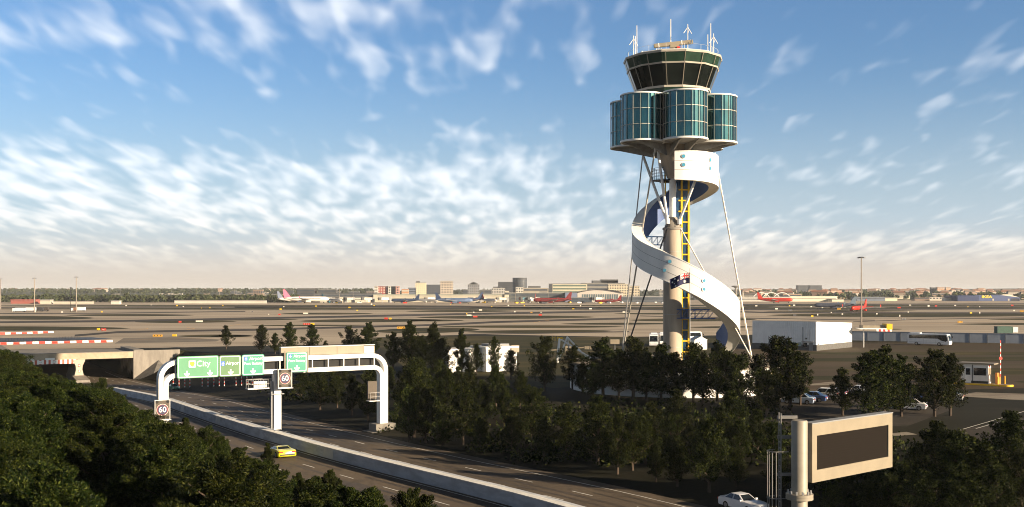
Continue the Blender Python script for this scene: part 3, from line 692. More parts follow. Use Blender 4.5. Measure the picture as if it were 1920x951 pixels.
for i in range(NP):
    s_, c_ = th(8+60*i); cx_, cy_ = s_*RP_, c_*RP_
    pod = MB().lathe([(RPOD-0.03, ZP0+0.1), (RPOD-0.03, ZP1-0.1)], NF, c=(cx_, cy_, 0), a0=R(-82)).build('pod', M_teal, tw)
    b = MB()
    for k_ in range(NF):
        a = R(-82)+2*PI*k_/NF; x, y = cx_+math.cos(a)*RPOD, cy_+math.sin(a)*RPOD; b.box((x, y, (ZP0+ZP1)/2), (0.09, 0.032, ZP1-ZP0-0.2), rz=a)
    hz_ = (ZP1-ZP0)/3
    for k_ in (1, 2): b.lathe([(RPOD-0.04, ZP0+hz_*k_-0.045), (RPOD+0.045, ZP0+hz_*k_-0.045), (RPOD+0.045, ZP0+hz_*k_+0.045), (RPOD-0.04, ZP0+hz_*k_+0.045)], NF, c=(cx_, cy_, 0), a0=R(-82))
    b.build('mullion', M_mull, pod)
    for z0, z1 in ((ZP0-0.12, ZP0+0.16), (ZP1-0.16, ZP1+0.06)): MB().lathe([(RPOD-0.2, z0), (RPOD+0.11, z0), (RPOD+0.11, z1), (RPOD-0.2, z1)], 36, c=(cx_, cy_, 0)).build('rim', M_white, pod, True)
    MB().disc((cx_, cy_), RPOD-0.05, ZP0-0.08, 36, up=False).build('underside', M_soffit, pod)
    MB().disc((cx_, cy_), RPOD-0.05, ZP1, 36).build('roof', M_grey, pod)
# cab
NC = 16; A0 = R(-84)
def ring(r, z): return (r*KS, zk(z))
ZC = [(5.05, 35.9), (5.30, 37.25), (6.42, 40.35), (6.85, 41.75)]
b = MB(); b.lathe([ring(4.9, 35.0), ring(5.25, 37.2)], NC, a0=A0); b.build('cab_base', M_fascia, tw)
cabg = MB().lathe([ring(5.28, 37.42), ring(6.38, 40.25)], NC, a0=A0).build('cab_window', M_cab, tw)
cabf = MB().lathe([ring(6.42, 40.4), ring(6.84, 41.7)], NC, a0=A0).build('cab_fascia', M_fascia, tw)
b = MB()
def cham(r0, z0, r1, z1, wd, dp, par):
    for k_ in range(NC):
        a = A0+2*PI*k_/NF*NF/NC; ca, sa = math.cos(a), math.sin(a); t_ = (-sa*wd/2, ca*wd/2); q = []
        for e in (-1, 1):
            for r_, z in ((r0, z0), (r0+dp, z0), (r1+dp, z1), (r1, z1)): q.append((ca*r_+t_[0]*e, sa*r_+t_[1]*e, z))
        bb = MB(); bb.add(q, [(0, 1, 2, 3), (7, 6, 5, 4), (1, 5, 6, 2), (0, 4, 5, 1), (3, 2, 6, 7)]); bb.build('mullion', M_cmul, par)
M_cmul = mat('cab_mullion', (0.24, 0.215, 0.17), 0.5, var=0.06)
cham(5.28*KS-.05, zk(37.42), 6.38*KS-.05, zk(40.25), 0.10, 0.10, cabg); cham(6.42*KS-.05, zk(40.4), 6.84*KS-.05, zk(41.7), 0.08, 0.08, cabf)
b = MB()
for (r0, za_), (r1, zb_) in (((5.25, 37.18), (5.30, 37.45)), ((6.36, 40.22), (6.44, 40.42)), ((6.82, 41.66), (6.90, 41.92))):
    b.lathe([(r0*KS-0.15, zk(za_)), (r0*KS+0.10, zk(za_)), (r1*KS+0.10, zk(zb_)), (r1*KS-0.15, zk(zb_))], NC, a0=A0)
b.build('cab_band', M_mull, tw)
b = MB(); b.lathe([(6.88*KS, zk(41.9)), (6.4*KS, zk(42.15)), (0.01, zk(42.5))], NC, a0=A0); b.build('cab_roof', M_white2, tw)
b = MB()
for k_ in range(NC):
    a = A0+2*PI*k_/NC; b.cyl((math.cos(a)*6.3*KS, math.sin(a)*6.3*KS, zk(42.1)), (math.cos(a)*6.3*KS, math.sin(a)*6.3*KS, zk(42.1)+0.9), 0.025, n=4)
b.lathe([(6.3*KS-.02, zk(42.1)+.88), (6.3*KS+.02, zk(42.1)+.9)], 32); b.build('roof_rail', M_white, tw)
MB().box((3.2, -2.4, zk(42.55)), (4.2, 2.2, 0.35), rz=0.15).build('roof_hatch', M_white, tw)
# roof radar
def tp(px, py, dY=0.0): Z = TY+dY; return Vector(((px-960)/F*Z-TX, dY, H-(py-HY)*Z/F))
b = MB(); b.cyl(tp(1264, 96), tp(1264, 88), 0.55, 0.4, 14); b.box(tp(1264, 87.5), (1.4, 0.9, 0.5)); rb = b.build('radar', M_cream, tw)
a, c = tp(1226, 86.5), tp(1299, 78.5); d = (c-a).normalized(); M_ = d.to_track_quat('X', 'Z').to_matrix()
MB().box((a+c)/2, ((c-a).length, 0.7, 0.62), M=M_).build('scanner_bar', M_cream, rb, bevel=0.08)
b = MB()
for t_ in (0.12, 0.71, 0.95): b.box(a+(c-a)*t_, (0.12, 0.76, 0.68), M=M_)
b.build('scanner_clamp', M_white, rb)
b = MB(); b.box(tp(1268, 91)+Vector((0.3, -0.5, 0)), (0.5, 0.3, 0.4)); b.build('motor', M_red, rb)
b = MB(); 
for x in (1231, 1235, 1239): b.cyl(tp(x-2, 97), tp(x+1, 90), 0.05, n=5)
b.build('antenna', M_white, tw)
def mast(px, y0, y1, dY, r=0.07, cross=False):
    b = MB(); b.cyl(tp(px, y0, dY), tp(px, y1, dY), r, r*0.8, 6)
    if cross:
        p_ = tp(px, y1+6, dY)
        for s_ in (-1, 1): b.cyl(p_, p_+Vector((s_*0.72, s_*0.25, -1.05)), 0.05, n=5)
        b.cyl(p_, p_+Vector((0, -0.6, -1.05)), 0.05, n=5)
    b.build('antenna', M_white, tw)
mast(1194, 104, 48, -3); mast(1188, 106, 67, -2, cross=True); mast(1191, 105, 68, -2, .05); mast(1257.5, 95, 36, 3, .09); mast(1278.5, 93, 75, 2, .06)
mast(1289.5, 94, 45, 2, .07, True); mast(1332.5, 100, 44, -2, .08); mast(1338, 102, 63, -3, .07, True); mast(1327, 99, 65, -2, .07); mast(1204, 101, 96, -4, .18)

# white spiral stair: a closed box section winding down
KEY = [(-6, 5.85, 28.35, 24.6), (45, 6.2, 28.45, 24.4), (90, 6.4, 28.0, 23.8), (130, 6.3, 26.6, 22.7), (165, 6.1, 24.9, 21.3), (197, 5.9, 22.9, 19.3), (235, 5.7, 20.3, 16.6), (270, 5.6, 17.9, 14.2),
       (315, 6.3, 15.9, 12.2), (360, 7.3, 13.9, 10.1), (400, 8.3, 10.7, 7.0), (430, 9.1, 8.35, 4.5), (450, 9.5, 6.9, 2.9), (470, 9.8, 5.0, 1.0), (482, 9.9, 3.4, -0.4)]
KEY = np.array(KEY, float); TS = np.arange(-6, 482.1, 488/84)
def smk(col):
    v = np.interp(TS, KEY[:, 0], KEY[:, col]); p_ = np.pad(v, 4, mode='reflect', reflect_type='odd'); return np.convolve(p_, np.ones(9)/9, 'valid')
RO, ZTOP, ZBOT = smk(1)*KS, zk(smk(2)), zk(smk(3))
WB = np.interp(TS, [-6, 200, 450], [1.25, 1.5, 1.7])*KS
def sp_(i, r, z): s_, c_ = th(TS[i]); return (s_*r, c_*r, z)
n = len(TS)
spi = MB().grid([[sp_(i, RO[i], ZBOT[i]), sp_(i, RO[i], ZTOP[i])] for i in range(n)]).build('spiral_stair', M_ribbon, tw, True)
MB().grid([[sp_(i, RO[i], ZTOP[i]), sp_(i, RO[i]-WB[i], ZTOP[i])] for i in range(n)]).build('stair_roof', M_ribbon, spi, True)
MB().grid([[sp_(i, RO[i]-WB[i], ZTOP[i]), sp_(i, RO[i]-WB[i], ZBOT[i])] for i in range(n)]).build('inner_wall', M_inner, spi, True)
MB().grid([[sp_(i, RO[i]-WB[i], ZBOT[i]), sp_(i, RO[i], ZBOT[i])] for i in range(n)]).build('stair_underside', M_ribbon, spi, True)
b = MB()
for i in (0, n-1):
    q = [sp_(i, RO[i], ZBOT[i]), sp_(i, RO[i], ZTOP[i]), sp_(i, RO[i]-WB[i], ZTOP[i]), sp_(i, RO[i]-WB[i], ZBOT[i])]; b.add(q, [(0, 1, 2, 3), (3, 2, 1, 0)][:1])
b.build('end_panel', M_inner, spi)
b = MB()
for f_, w_ in ((0.34, 0.05), (0.66, 0.05)):
    b.grid([[sp_(i, RO[i]+0.012, ZBOT[i]+(ZTOP[i]-ZBOT[i])*f_-w_/2), sp_(i, RO[i]+0.012, ZBOT[i]+(ZTOP[i]-ZBOT[i])*f_+w_/2)] for i in range(n)])
b.build('panel_joint', mat('joint_grey', (0.20, 0.19, 0.18), 0.8), spi, True)
b = MB()
for zarr, rr in ((ZTOP, RO), (ZBOT, RO), (ZTOP, RO-WB)):
    b.grid([[sp_(i, rr[i]-0.04, zarr[i]-0.09), sp_(i, rr[i]+0.05, zarr[i]-0.09), sp_(i, rr[i]+0.05, zarr[i]+0.05), sp_(i, rr[i]-0.04, zarr[i]+0.05), sp_(i, rr[i]-0.04, zarr[i]-0.09)] for i in range(n)])
b.build('edge_trim', M_white, spi)
def porthole(px, py, lo, hi):
    best = None
    for i in range(n):
        if not lo <= TS[i] <= hi: continue
        s_, c_ = th(TS[i]); x, y = s_*RO[i], c_*RO[i]; q = 960+F*(x+TX)/(y+TY)
        if best is None or abs(q-px) < best[0]: best = (abs(q-px), i, x, y)
    _, i, x, y = best; z = H-(py-HY)*(y+TY)/F; s_, c_ = th(TS[i]); o_ = Vector((s_, c_, 0)); c0 = Vector((x, y, z))
    f = MB().cyl(c0-o_*0.05, c0+o_*0.07, 0.36, n=16).build('porthole', M_steel, spi)
    MB().cyl(c0+o_*0.06, c0+o_*0.10, 0.27, n=16).build('porthole', M_port, spi)
for a in ((1283.5, 293, -6, 60), (1283.5, 309, -6, 60), (1332.5, 300, 30, 90), (1331, 315.5, 30, 90), (1251.5, 490.5, 300, 400), (1250, 507, 300, 400), (1319, 526.5, 360, 450), (1317.5, 542.5, 360, 450)): porthole(*a)

# lift shaft with yellow frame, right of the column
lx0, lx1 = 0.55*KS, 2.28*KS; ly0, ly1 = 0.2, 2.0
zz0, zz1 = ZT0, zk(25.2)
lf = MB().box(((lx0+lx1)/2, (ly0+ly1)/2, (zz0+zz1)/2), (lx1-lx0, ly1-ly0, zz1-zz0)).build('lift_shaft', M_lift, tw)
b = MB()
for x, y in ((lx0+0.75*KS, ly0-0.05), (lx1, ly0-0.05), (lx1, ly1)): b.box((x, y, (zz0+zz1)/2), (0.30, 0.26, zz1-zz0))
z = zz0+1.5
while z < zz1:
    b.box(((lx0+lx1)/2+0.2, ly0-0.08, z), (lx1-lx0-0.3, 0.14, 0.22)); b.box((lx1+0.03, (ly0+ly1)/2, z), (0.14, ly1-ly0, 0.22)); z += 1.52*KS
b.build('frame', M_yel, lf)
b = MB(); z = zz0+2.2
while z < zz1-7: b.box((lx0+0.2, ly0-0.3, z), (1.6, 0.12, 0.12)); b.box((lx0+0.2, ly0-0.6, z), (1.2, 0.08, 0.08)); z += 4.1*KS
b.build('tie_bracket', M_steel, lf)
MB().cyl((lx0-1.75*KS+.3, 0.6, zk(23)), (lx0-1.75*KS+.3, 0.6, zk(29)), 0.11, n=8).build('post', M_yel, tw)
# round balcony left of the column head
b = MB(); bc = tp(1243, 338, 1.0); rB = 1.75
b.lathe([(0.05, -0.14), (rB, -0.14), (rB, 0.0), (0.05, 0.0)], 24, c=bc); b.box(bc+Vector((1.6, 0, -0.3)), (4.2, 1.0, 0.3)); bal = b.build('balcony', M_dark, tw)
b = MB()
for k_ in range(12): a = 2*PI*k_/12; b.cyl(bc+Vector((math.cos(a)*rB, math.sin(a)*rB, 0)), bc+Vector((math.cos(a)*rB, math.sin(a)*rB, 1.9)), 0.04, n=5)
for z in (0.5, 1.0, 1.5, 1.9): b.lathe([(rB-.03, z-.03), (rB+.03, z-.03), (rB+.03, z+.03), (rB-.03, z+.03), (rB-.03, z-.03)], 24, c=bc)
b.build('railing', mat('slate_paint', (0.10, 0.14, 0.19), 0.5), bal)
# raking struts from the collar up to the pods
def member(a, c, r0, m, nm='strut', n_=8): 
    return MB().cyl(a, c, r0, n=n_).build(nm, m, tw, True)
member(tp(1251.5, 414, -1.0), tp(1233, 279, -2.5), 0.23, M_white); member(tp(1249, 411, -0.3), tp(1206, 293, 2.5), 0.23, M_white2)
member(tp(1274, 414, -1.2), tp(1303, 340, -4.0), 0.23, M_white); member(tp(1268, 411, 1.4), tp(1290, 290, 4.5), 0.2, M_white2)
b = MB()
for p_ in (tp(1251.5, 414, -1.0), tp(1274, 415, -1.2)): b.cyl(p_+Vector((0, 0, -0.5)), p_+Vector((0, 0, 0.35)), 0.36, n=10)
b.build('strut_shoe', M_white, tw, True)
# stay rods to the ground
def stay(a, c, r=0.12, m=None): member(a, c, r, m or M_rod, 'stay_rod', 7)
fl = tp(1167.5, 664, 12); fr = tp(1410, 675, -4)
stay(tp(1205, 291, 3), tp(1166, 664, 12), 0.11, M_steel); stay(tp(1228.5, 279, -5.5), fl, 0.14)
stay(tp(1253, 421, -1.2), tp(1176, 652, 3), 0.13, M_dark); stay(tp(1340, 287, 2.5), fr, 0.14)
stay(tp(1276, 428, -1.0), fr+Vector((0.1, 0, 0)), 0.11)
b = MB()
for p_ in (fl, tp(1176, 653, 3), fr): b.box((p_.x, p_.y, ZT0+0.25), (1.2, 1.2, 0.9))
b.build('anchor_block', M_conc2, tw)
# lattice walkways
def truss(a, c, hgt, wd, m):
    b = MB(); d = c-a; k_ = max(3, int(d.length/1.0)); up = Vector((0, 0, hgt)); sd = Vector((-d.y, d.x, 0)).normalized()*wd/2
    for s_ in (-1, 1):
        for u in (Vector(), up): b.cyl(a+sd*s_+u, c+sd*s_+u, 0.075, n=5)
        for i in range(k_):
            p_, q = a+d*(i/k_)+sd*s_, a+d*((i+1)/k_)+sd*s_
            b.cyl(p_, p_+up, 0.045, n=4); b.cyl(p_, q+up, 0.04, n=4)
    b.box((a+c)/2, (d.length, wd, 0.06), rz=math.atan2(d.y, d.x)); b.build('walkway', m, tw)
truss(tp(1212, 459, 1.5), tp(1243, 459.5, 0.8), 1.35, 0.9, mat('light_blue_truss', (0.10, 0.27, 0.42), 0.5)); truss(tp(1265, 596.5, -0.8), tp(1341, 597.5, -3), 1.45, 1.0, M_blue)

# round podium building with terrace, on which the tower stands
pod_b = thing('podium_building', 'round white podium building under the tower, hidden behind trees', 'building', (TX+0.3, TY, 0))
RB = 17.2
MB().lathe([(RB, -0.3), (RB, ZT0-0.1)], 64).build('wall', M_white, pod_b, True)
b = MB(); b.lathe([(RB+0.25, ZT0-0.35), (RB+0.3, ZT0-0.1), (RB+0.3, ZT0), (RB-3.2, ZT0)], 64); b.build('terrace_rim', M_path, pod_b)
MB().lathe([(RB-3.2, ZT0), (9.0, ZT0+0.12), (0.01, ZT0+0.15)], 48).build('terrace_lawn', M_isle, pod_b)
b = MB()
for z in (1.4, 2.8): b.lathe([(RB+0.015, z-.03), (RB+.03, z), (RB+0.015, z+.03)], 64)
b.build('wall_joint', M_grey, pod_b)
for i in range(14):
    a = -PI/2+(i-6.5)*0.19; x, y = math.cos(a)*RB, math.sin(a)*RB
    f = MB().box((x, y, 1.9), (0.12, 1.1, 1.5), rz=a).build('window', M_glassd, pod_b)
    MB().box((x, y, 1.06), (0.2, 1.3, 0.1), rz=a).build('sill', M_white2, f)

# flag on a tall pole in front of the spiral
fp = tp(1293.5, 512, -14.2)+Vector((TX, TY, 0)); FB = ZT0
fg = thing('flag_pole', 'slim steel flag pole standing in front of the white spiral stair', 'flag pole', (fp.x, fp.y, FB))
hgt = fp.z-FB+0.55
MB().cyl((0, 0, 0), (0, 0, hgt), 0.075, 0.05, 10).build('pole', M_steel, fg, True)
MB().lathe([(0.01, hgt+0.16), (0.09, hgt+0.08), (0.01, hgt)], 10).build('finial', M_steel, fg, True)
MB().lathe([(0.22, 0.0), (0.22, 0.12), (0.08, 0.16)], 12).build('base_flange', M_conc2, fg)
fl_ = thing('flag', 'dark blue Australian national flag with white stars blowing from the pole', 'flag', (fp.x, fp.y, 0))
FW, FH = 3.15, 1.65
def fmap(u, v, off=0.0):                      # u along the fly (to the left), v upward
    x = -u*FW*0.92-0.05; sag = -1.05*u*u*0.75-0.22*u+0.10*math.sin(6.5*u)*u; y = 0.30*math.sin(7.5*u+0.9*v)*min(1, u*2.5)
    return Vector((x+0.18*(v-0.5)*u*-1.0, y-off, fp.z-0.45+sag+(v-0.5)*FH*(1-0.06*u)-0.3))
def fpatch(b, poly, off, k_=1):
    c = [fmap(*p_, off) for p_ in poly]; b.add(c, [tuple(range(len(c))), ]); 
def frect(b, u0, v0, u1, v1, off, n_=14):
    b.grid([[fmap(u0+(u1-u0)*i/n_, v0, off), fmap(u0+(u1-u0)*i/n_, v1, off)] for i in range(n_+1)])
def fline(b, p0, p1, wv, off, n_=10):
    rows = []
    du, dv = (p1[0]-p0[0])*FW, (p1[1]-p0[1])*FH; L = math.hypot(du, dv); nu, nv_ = -dv/L*wv/2/FW, du/L*wv/2/FH
    for i in range(n_+1):
        u, v = p0[0]+(p1[0]-p0[0])*i/n_, p0[1]+(p1[1]-p0[1])*i/n_; rows.append([fmap(min(.5, max(0, u+nu)), min(1, max(.5, v+nv_)), off), fmap(min(.5, max(0, u-nu)), min(1, max(.5, v-nv_)), off)])
    b.grid(rows)
M_fb = mat('flag_navy', (0.010, 0.010, 0.050), 0.8, var=0.05); M_fw = mat('flag_white', (0.75, 0.74, 0.72), 0.8, var=0.03); M_fr = mat('flag_red', (0.55, 0.02, 0.025), 0.8, var=0.03)
b = MB(); b.grid([[fmap(i/30, j/6) for j in range(7)] for i in range(31)]); b.build('cloth', M_fb, fl_, True)
b = MB()
for s_ in (1, -1):
    o_ = 0.012*s_
    fline(b, (0, .5), (.5, 1), .26, o_); fline(b, (0, 1), (.5, .5), .26, o_); frect(b, .20, .5, .30, 1, o_*1.4); frect(b, 0, .675, .5, .825, o_*1.4)
b.build('union_white', M_fw, fl_)
b = MB()
for s_ in (1, -1):
    o_ = 0.022*s_; fline(b, (0, .5), (.5, 1), .10, o_); fline(b, (0, 1), (.5, .5), .10, o_); frect(b, .22, .5, .28, 1, o_*1.3); frect(b, 0, .71, .5, .79, o_*1.3)
b.build('union_red', M_fr, fl_)
def star(u, v, r_, n_):
    for s_ in (1, -1):
        b = MB(); q = []
        for i in range(2*n_): rr = r_ if i % 2 == 0 else r_*0.5; a = PI/2+PI*i/n_; q.append(fmap(u+rr*math.cos(a)/FW, v+rr*math.sin(a)/FH, 0.02*s_))
        c0 = fmap(u, v, 0.02*s_); b.add(q+[c0], [(i, (i+1) % (2*n_), 2*n_) for i in range(2*n_)]); b.build('star', M_fw, fl_)
star(.25, .22, .30, 7); star(.75, .84, .17, 7); star(.75, .16, .17, 7); star(.62, .56, .17, 7); star(.88, .62, .17, 7); star(.80, .42, .09, 5)
# ------------------------------------------------------------------ white hangar building on the right
cx_, cy_ = 80.8, 283.0
dl = Vector((-0.77, 0.64, 0)); dr = Vector((0.64, 0.77, 0)); LL, RR = 18.6, 23.8
hb = thing('storage_building', 'large white metal building with dark grey base beside the perimeter wall', 'building', (cx_, cy_, 0))
def hq(l, r_, z): return Vector((0, 0, 0))+dl*l+dr*r_+Vector((0, 0, z))
M_corr = mat('corrugated_white', (0.80, 0.80, 0.79), 0.5, var=0.05, scale=0.6)
b = MB(); Z0, Z1, Z1r = 1.55, 7.75, 6.9
b.quad(hq(0, 0, Z0), hq(0, RR, Z0), hq(0, RR, Z1r), hq(0, 0, Z1)); b.quad(hq(LL, 0, Z0), hq(0, 0, Z0), hq(0, 0, Z1), hq(LL, 0, Z1)); b.quad(hq(0, RR, Z0), hq(LL, RR, Z0), hq(LL, RR, Z1r), hq(0, RR, Z1r)); b.quad(hq(LL, RR, Z0), hq(LL, 0, Z0), hq(LL, 0, Z1), hq(LL, RR, Z1r))
for i in range(31):
    q = hq(LL*i/31+0.2, 0, 0)-dr*0.06; b.box((q.x, q.y, (Z0+Z1)/2), (0.16, 0.12, Z1-Z0-.1), rz=math.atan2(dl.y, dl.x))
b.build('wall', M_corr, hb)
b = MB(); q = (hq(-0.05, -0.05, 0), hq(-0.05, RR+.05, 0), hq(LL+.05, RR+.05, 0), hq(LL+.05, -.05, 0)); u_ = Vector((0, 0, Z0))
for i in range(4): b.quad(q[i], q[(i+1) % 4], q[(i+1) % 4]+u_, q[i]+u_)
b.build('plinth_wall', mat('dark_grey_block', (0.10, 0.098, 0.095), 0.85, var=0.15), hb)
b = MB(); b.quad(hq(-.1, -.1, Z1+.02), hq(-.1, RR+.1, Z1r+.02), hq(LL+.1, RR+.1, Z1r+.02), hq(LL+.1, -.1, Z1+.02)); b.build('roof', M_grey, hb)
def onl(l, z, wd, hh, nm, m, off=0.1, dp=0.1):
    p_ = hq(l, 0, z)-dr*off; return MB().box(p_, (wd, dp, hh), rz=math.atan2(dl.y, dl.x)).build(nm, m, hb)
M_vent = mat('vent_green_grey', (0.30, 0.36, 0.33), 0.6)
for l in (10.5, 6.3, 4.7): onl(l, 1.6, 0.95, 1.0, 'vent', M_vent)
d1 = onl(1.5, 1.05, 1.0, 2.1, 'door', M_grey, 0.12); onl(3.1, 1.5, 1.0, 1.1, 'window', M_glassd, 0.12)
onl(2.2, 2.4, 3.2, 0.1, 'awning', M_grey, 0.5, 1.0); onl(3.75, 3.4, 0.14, 5.6, 'downpipe', M_dark, 0.2); onl(2.0, 4.0, 0.06, 3.2, 'flue', M_grey, 0.2); onl(2.8, 3.2, 0.4, 0.4, 'lamp', M_dark, 0.25)
p_ = hq(-0.1, 1.2, 1.6); MB().box(p_, (0.5, 0.06, 0.7), rz=math.atan2(dr.y, dr.x)).build('sign_plate', M_grey, hb)

# canopy at its right
cp = thing('canopy', 'thin flat canopy with yellow end box on a slim post', 'canopy', (99.5, 300, 0))
MB().box((1.5, 0, 5.35), (7.5, 4, 0.35)).build('roof', M_white2, cp); MB().box((6.0, -0.2, 5.9), (1.6, 3.6, 1.6)).build('end_box', M_yel, cp); MB().box((2.0, 0.4, 5.8), (6.4, 3, 0.9)).build('upper_box', M_cream, cp)
MB().cyl((-0.6, 0, 0), (-0.6, 0, 5.2), 0.14, n=8).build('post', M_steel, cp)

def seg_row(px0, px1, py, n_, where):
    a, c = G(px0, py), G(px1, py)
    for i in range(n_):
        red = i % 2; t = thing('plastic_barrier', f"{'red' if red else 'white'} plastic barrier block {where}", 'barrier', a+(c-a)*((i+.5)/n_), 0, f"{'red' if red else 'white'} blocks {where}")
        MB().prism([(-0.5, 0), (0.5, 0), (0.3, .5), (0.2, 1.2), (-0.2, 1.2), (-.3, .5)], (c-a).length/n_*0.96, M=Matrix(((0, 0, 1, -(c-a).length/n_*.48), (1, 0, 0, 0), (0, 1, 0, 0), (0, 0, 0, 1)))).build('shell', M_red if red else M_wplas, t)
seg_row(1643, 1672, 623.5, 7, 'right of the yellow ended canopy')

# perimeter wall
wl = thing('perimeter_wall', 'long blue grey concrete panel wall behind the white coach', 'wall', (143, 327, 0), R(-25))
b = MB(); b.box((0, 0, 1.45), (95, 0.3, 2.9)); b.build('wall', mat('wall_blue_grey', (0.24, 0.27, 0.32), 0.8, var=0.1, scale=0.3), wl)
b = MB()
for i in range(20): b.box((-47.5+i*5, -0.2, 1.45), (0.2, 0.12, 2.95))
b.build('panel_joint', mat('joint_blue_grey', (0.14, 0.15, 0.17), .8), wl); MB().box((0, 0, 2.95), (95.2, 0.5, 0.14)).build('coping', M_grey, wl)

# coaches
M_bus = mat('coach_white', (0.70, 0.71, 0.72), 0.3, var=0.04); M_tyre = mat('tyre', (0.02, 0.02, 0.02), 0.85); M_rim = mat('wheel_rim', (0.35, 0.35, 0.36), 0.35, metal=0.7)
M_hl = mat('headlight_glass', (0.75, 0.75, 0.70), 0.15, var=0.05); M_tl2 = mat('tail_light_red', (0.55, 0.03, 0.02), 0.3)
def wheel(par, x, y, r, wd=0.24):
    s_ = 1 if y > 0 else -1
    w_ = MB().cyl((x, y-wd/2, r), (x, y+wd/2, r), r, n=16).build('wheel', M_tyre, par, True)
    MB().cyl((x, y+s_*wd/2, r), (x, y+s_*(wd/2+0.02), r), r*0.62, n=12).build('rim', M_rim, w_); return w_
def coach(loc, rz, label, L=12.4, Wd=2.55, Hh=3.4, group=None):
    t = thing('coach', label, 'bus', loc, rz, group)
    prof = [(-L/2, .45), (L/2-.1, .35), (L/2, 1.0), (L/2-.12, 1.5), (L/2-.55, Hh-.15), (L/2-1.0, Hh), (-L/2+.3, Hh), (-L/2, Hh-.3)]
    MB().prism(prof, Wd, M=Matrix(((1, 0, 0, 0), (0, 0, -1, Wd/2), (0, 1, 0, 0), (0, 0, 0, 1)))).build('body', M_bus, t, bevel=0.06)
    for s_ in (-1, 1):
        MB().prism([(-L/2+.5, 2.05), (L/2-3.2, 2.05), (L/2-2.4, 1.55), (L/2-1.0, 1.2), (L/2-.5, 1.6), (L/2-.9, 3.1), (-L/2+.5, 3.0)], 0.03, M=Matrix(((1, 0, 0, 0), (0, 0, -1, s_*(Wd/2+.012)+.015), (0, 1, 0, 0), (0, 0, 0, 1)))).build('side_window', M_glassd, t)
        for x in (-L/2+2.6, L/2-2.9): wheel(t, x, s_*(Wd/2-.10), 0.5, 0.3)
        b = MB()
        for x in (-1.4, -.6, 2.0): b.box((x, s_*(Wd/2+.01), 1.1), (.04, .02, 1.7))
        b.box((-.5, s_*(Wd/2+.01), 0.98), (L-2, .02, .04)); b.build('panel_line', M_grey, t)
        MB().box((L/2-.02, s_*.9, .85), (.08, .4, .25)).build('headlight', M_hl, t)
        MB().box((L/2+.1, s_*(Wd/2+.12), 2.5), (.2, .2, .5)).build('mirror', M_black, t)
    MB().add_front = None
    b = MB(); b.add([(L/2-.10, -1.15, 1.45), (L/2-.10, 1.15, 1.45), (L/2-.53, 1.1, 3.05), (L/2-.53, -1.1, 3.05)], [(0, 1, 2, 3)]); 
    b.v = [(x+.03, y, z) for x, y, z in b.v]; b.build('windscreen', M_glassd, t)
    MB().box((-L/2+2, 0, Hh+.12), (3.0, 1.8, .28)).build('roof_unit', M_bus, t, bevel=.05)
    return t
bp = G(1743, 647.6); coach(bp, R(-40), 'white coach with dark side windows in front of the blue grey wall', L=12.0)
q = G(1226, 648.5); coach((q.x, q.y, 0), R(-98), 'white airport bus at the left edge of the tower column', L=11, group=None)
q = G(1246, 648.0); coach((q.x, q.y+2, 0), R(-96), 'white airport bus mostly hidden behind the tower column', L=11)
q = G(1302, 647); coach((q.x, q.y+14, 0), R(20), 'white bus peeping over the small gabled hut', L=10)
# gabled hut behind the tower
q = G(1309, 655); ht = thing('hut', 'small white gabled hut just right of the tower lift shaft', 'hut', (q.x, q.y, 0), R(15))
MB().box((0, 0, 1.3), (3.7, 3.4, 2.6)).build('wall', M_white, ht)
MB().prism([(-2.0, 2.6), (2.0, 2.6), (0, 3.6)], 3.8, M=Matrix(((1, 0, 0, 0), (0, 0, -1, 1.9), (0, 1, 0, 0), (0, 0, 0, 1)))).build('roof', M_white2, ht)

# white flat roofed building among the trees
q = G(912, 697.5); a1_ = math.atan2(0.56, 0.83)
sb = thing('flat_roof_building', 'white flat roofed building half hidden by trees left of the lattice mast', 'building', (q.x, q.y, 0), R(28))
b = MB(); b.box((3.4, 3.2, 2.35), (6.8, 6.4, 4.7)); b.build('wall', M_white, sb); 
MB().box((-3.6, 4.6, 2.2), (7.2, 5.0, 4.4)).build('wing', M_white, sb); MB().box((-3.6, 4.6, 4.45), (7.5, 5.4, .2)).build('wing_roof', M_white2, sb)
b = MB(); b.box((3.4, 3.2, 4.75), (7.4, 7.0, 0.35)); b.build('roof', M_white2, sb); MB().box((3.5, 3.0, 5.15), (4.6, 3.2, .45)).build('roof_plant', M_grey, sb)
MB().box((6.3, 0.0, 4.4), (1.8, 0.5, 1.4)).build('roof_sign', M_cream, sb)
for x in (1.5, 4.5): MB().box((x, -0.02, 1.05), (1.0, .06, 2.1)).build('door', M_grey, sb)
for y in (1.8, 4.6): MB().box((6.82, y, 2.6), (.06, 1.3, 1.0)).build('window', M_glassd, sb)
b = MB(); b.box((3.4, -0.06, 3.4), (6.8, .08, .1)); b.build('band', M_grey, sb)

# raking A frame mast and its array aerial beside the podium
am = thing('frame_mast', 'pale triangular frame mast with raking legs and a yellow comb aerial', 'mast', (0, 0, 0))
o_ = AT(1045, 676, 184); am.location = (o_.x, o_.y, 0)
def ap(px, py, Z): return AT(px, py, Z)-am.location
MB().tube([ap(1045, 680, 184), ap(1049, 634, 184)], 0.2, 8).build('mast', M_white, am)
top_ = ap(1063.5, 632, 186)
for px, py, Z in ((1046, 680, 185), (1070, 676, 192), (1105, 676, 186), (1122, 680, 184)): MB().tube([top_ if px != 1122 else ap(1049, 635, 184), ap(px, py, Z)], 0.14, 7).build('leg', M_white, am)
b = MB(); b.box(ap(1050, 634, 184), (1.0, .3, .3)); b.cyl(ap(1036, 633.5, 184), ap(1054, 634, 184), .05, n=5)
for i in range(5): p_ = ap(1036+i*3, 634, 184); b.cyl(p_+Vector((0, 0, -.45)), p_+Vector((0, 0, .3)), .035, n=4)
b.build('aerial', M_yel, am)
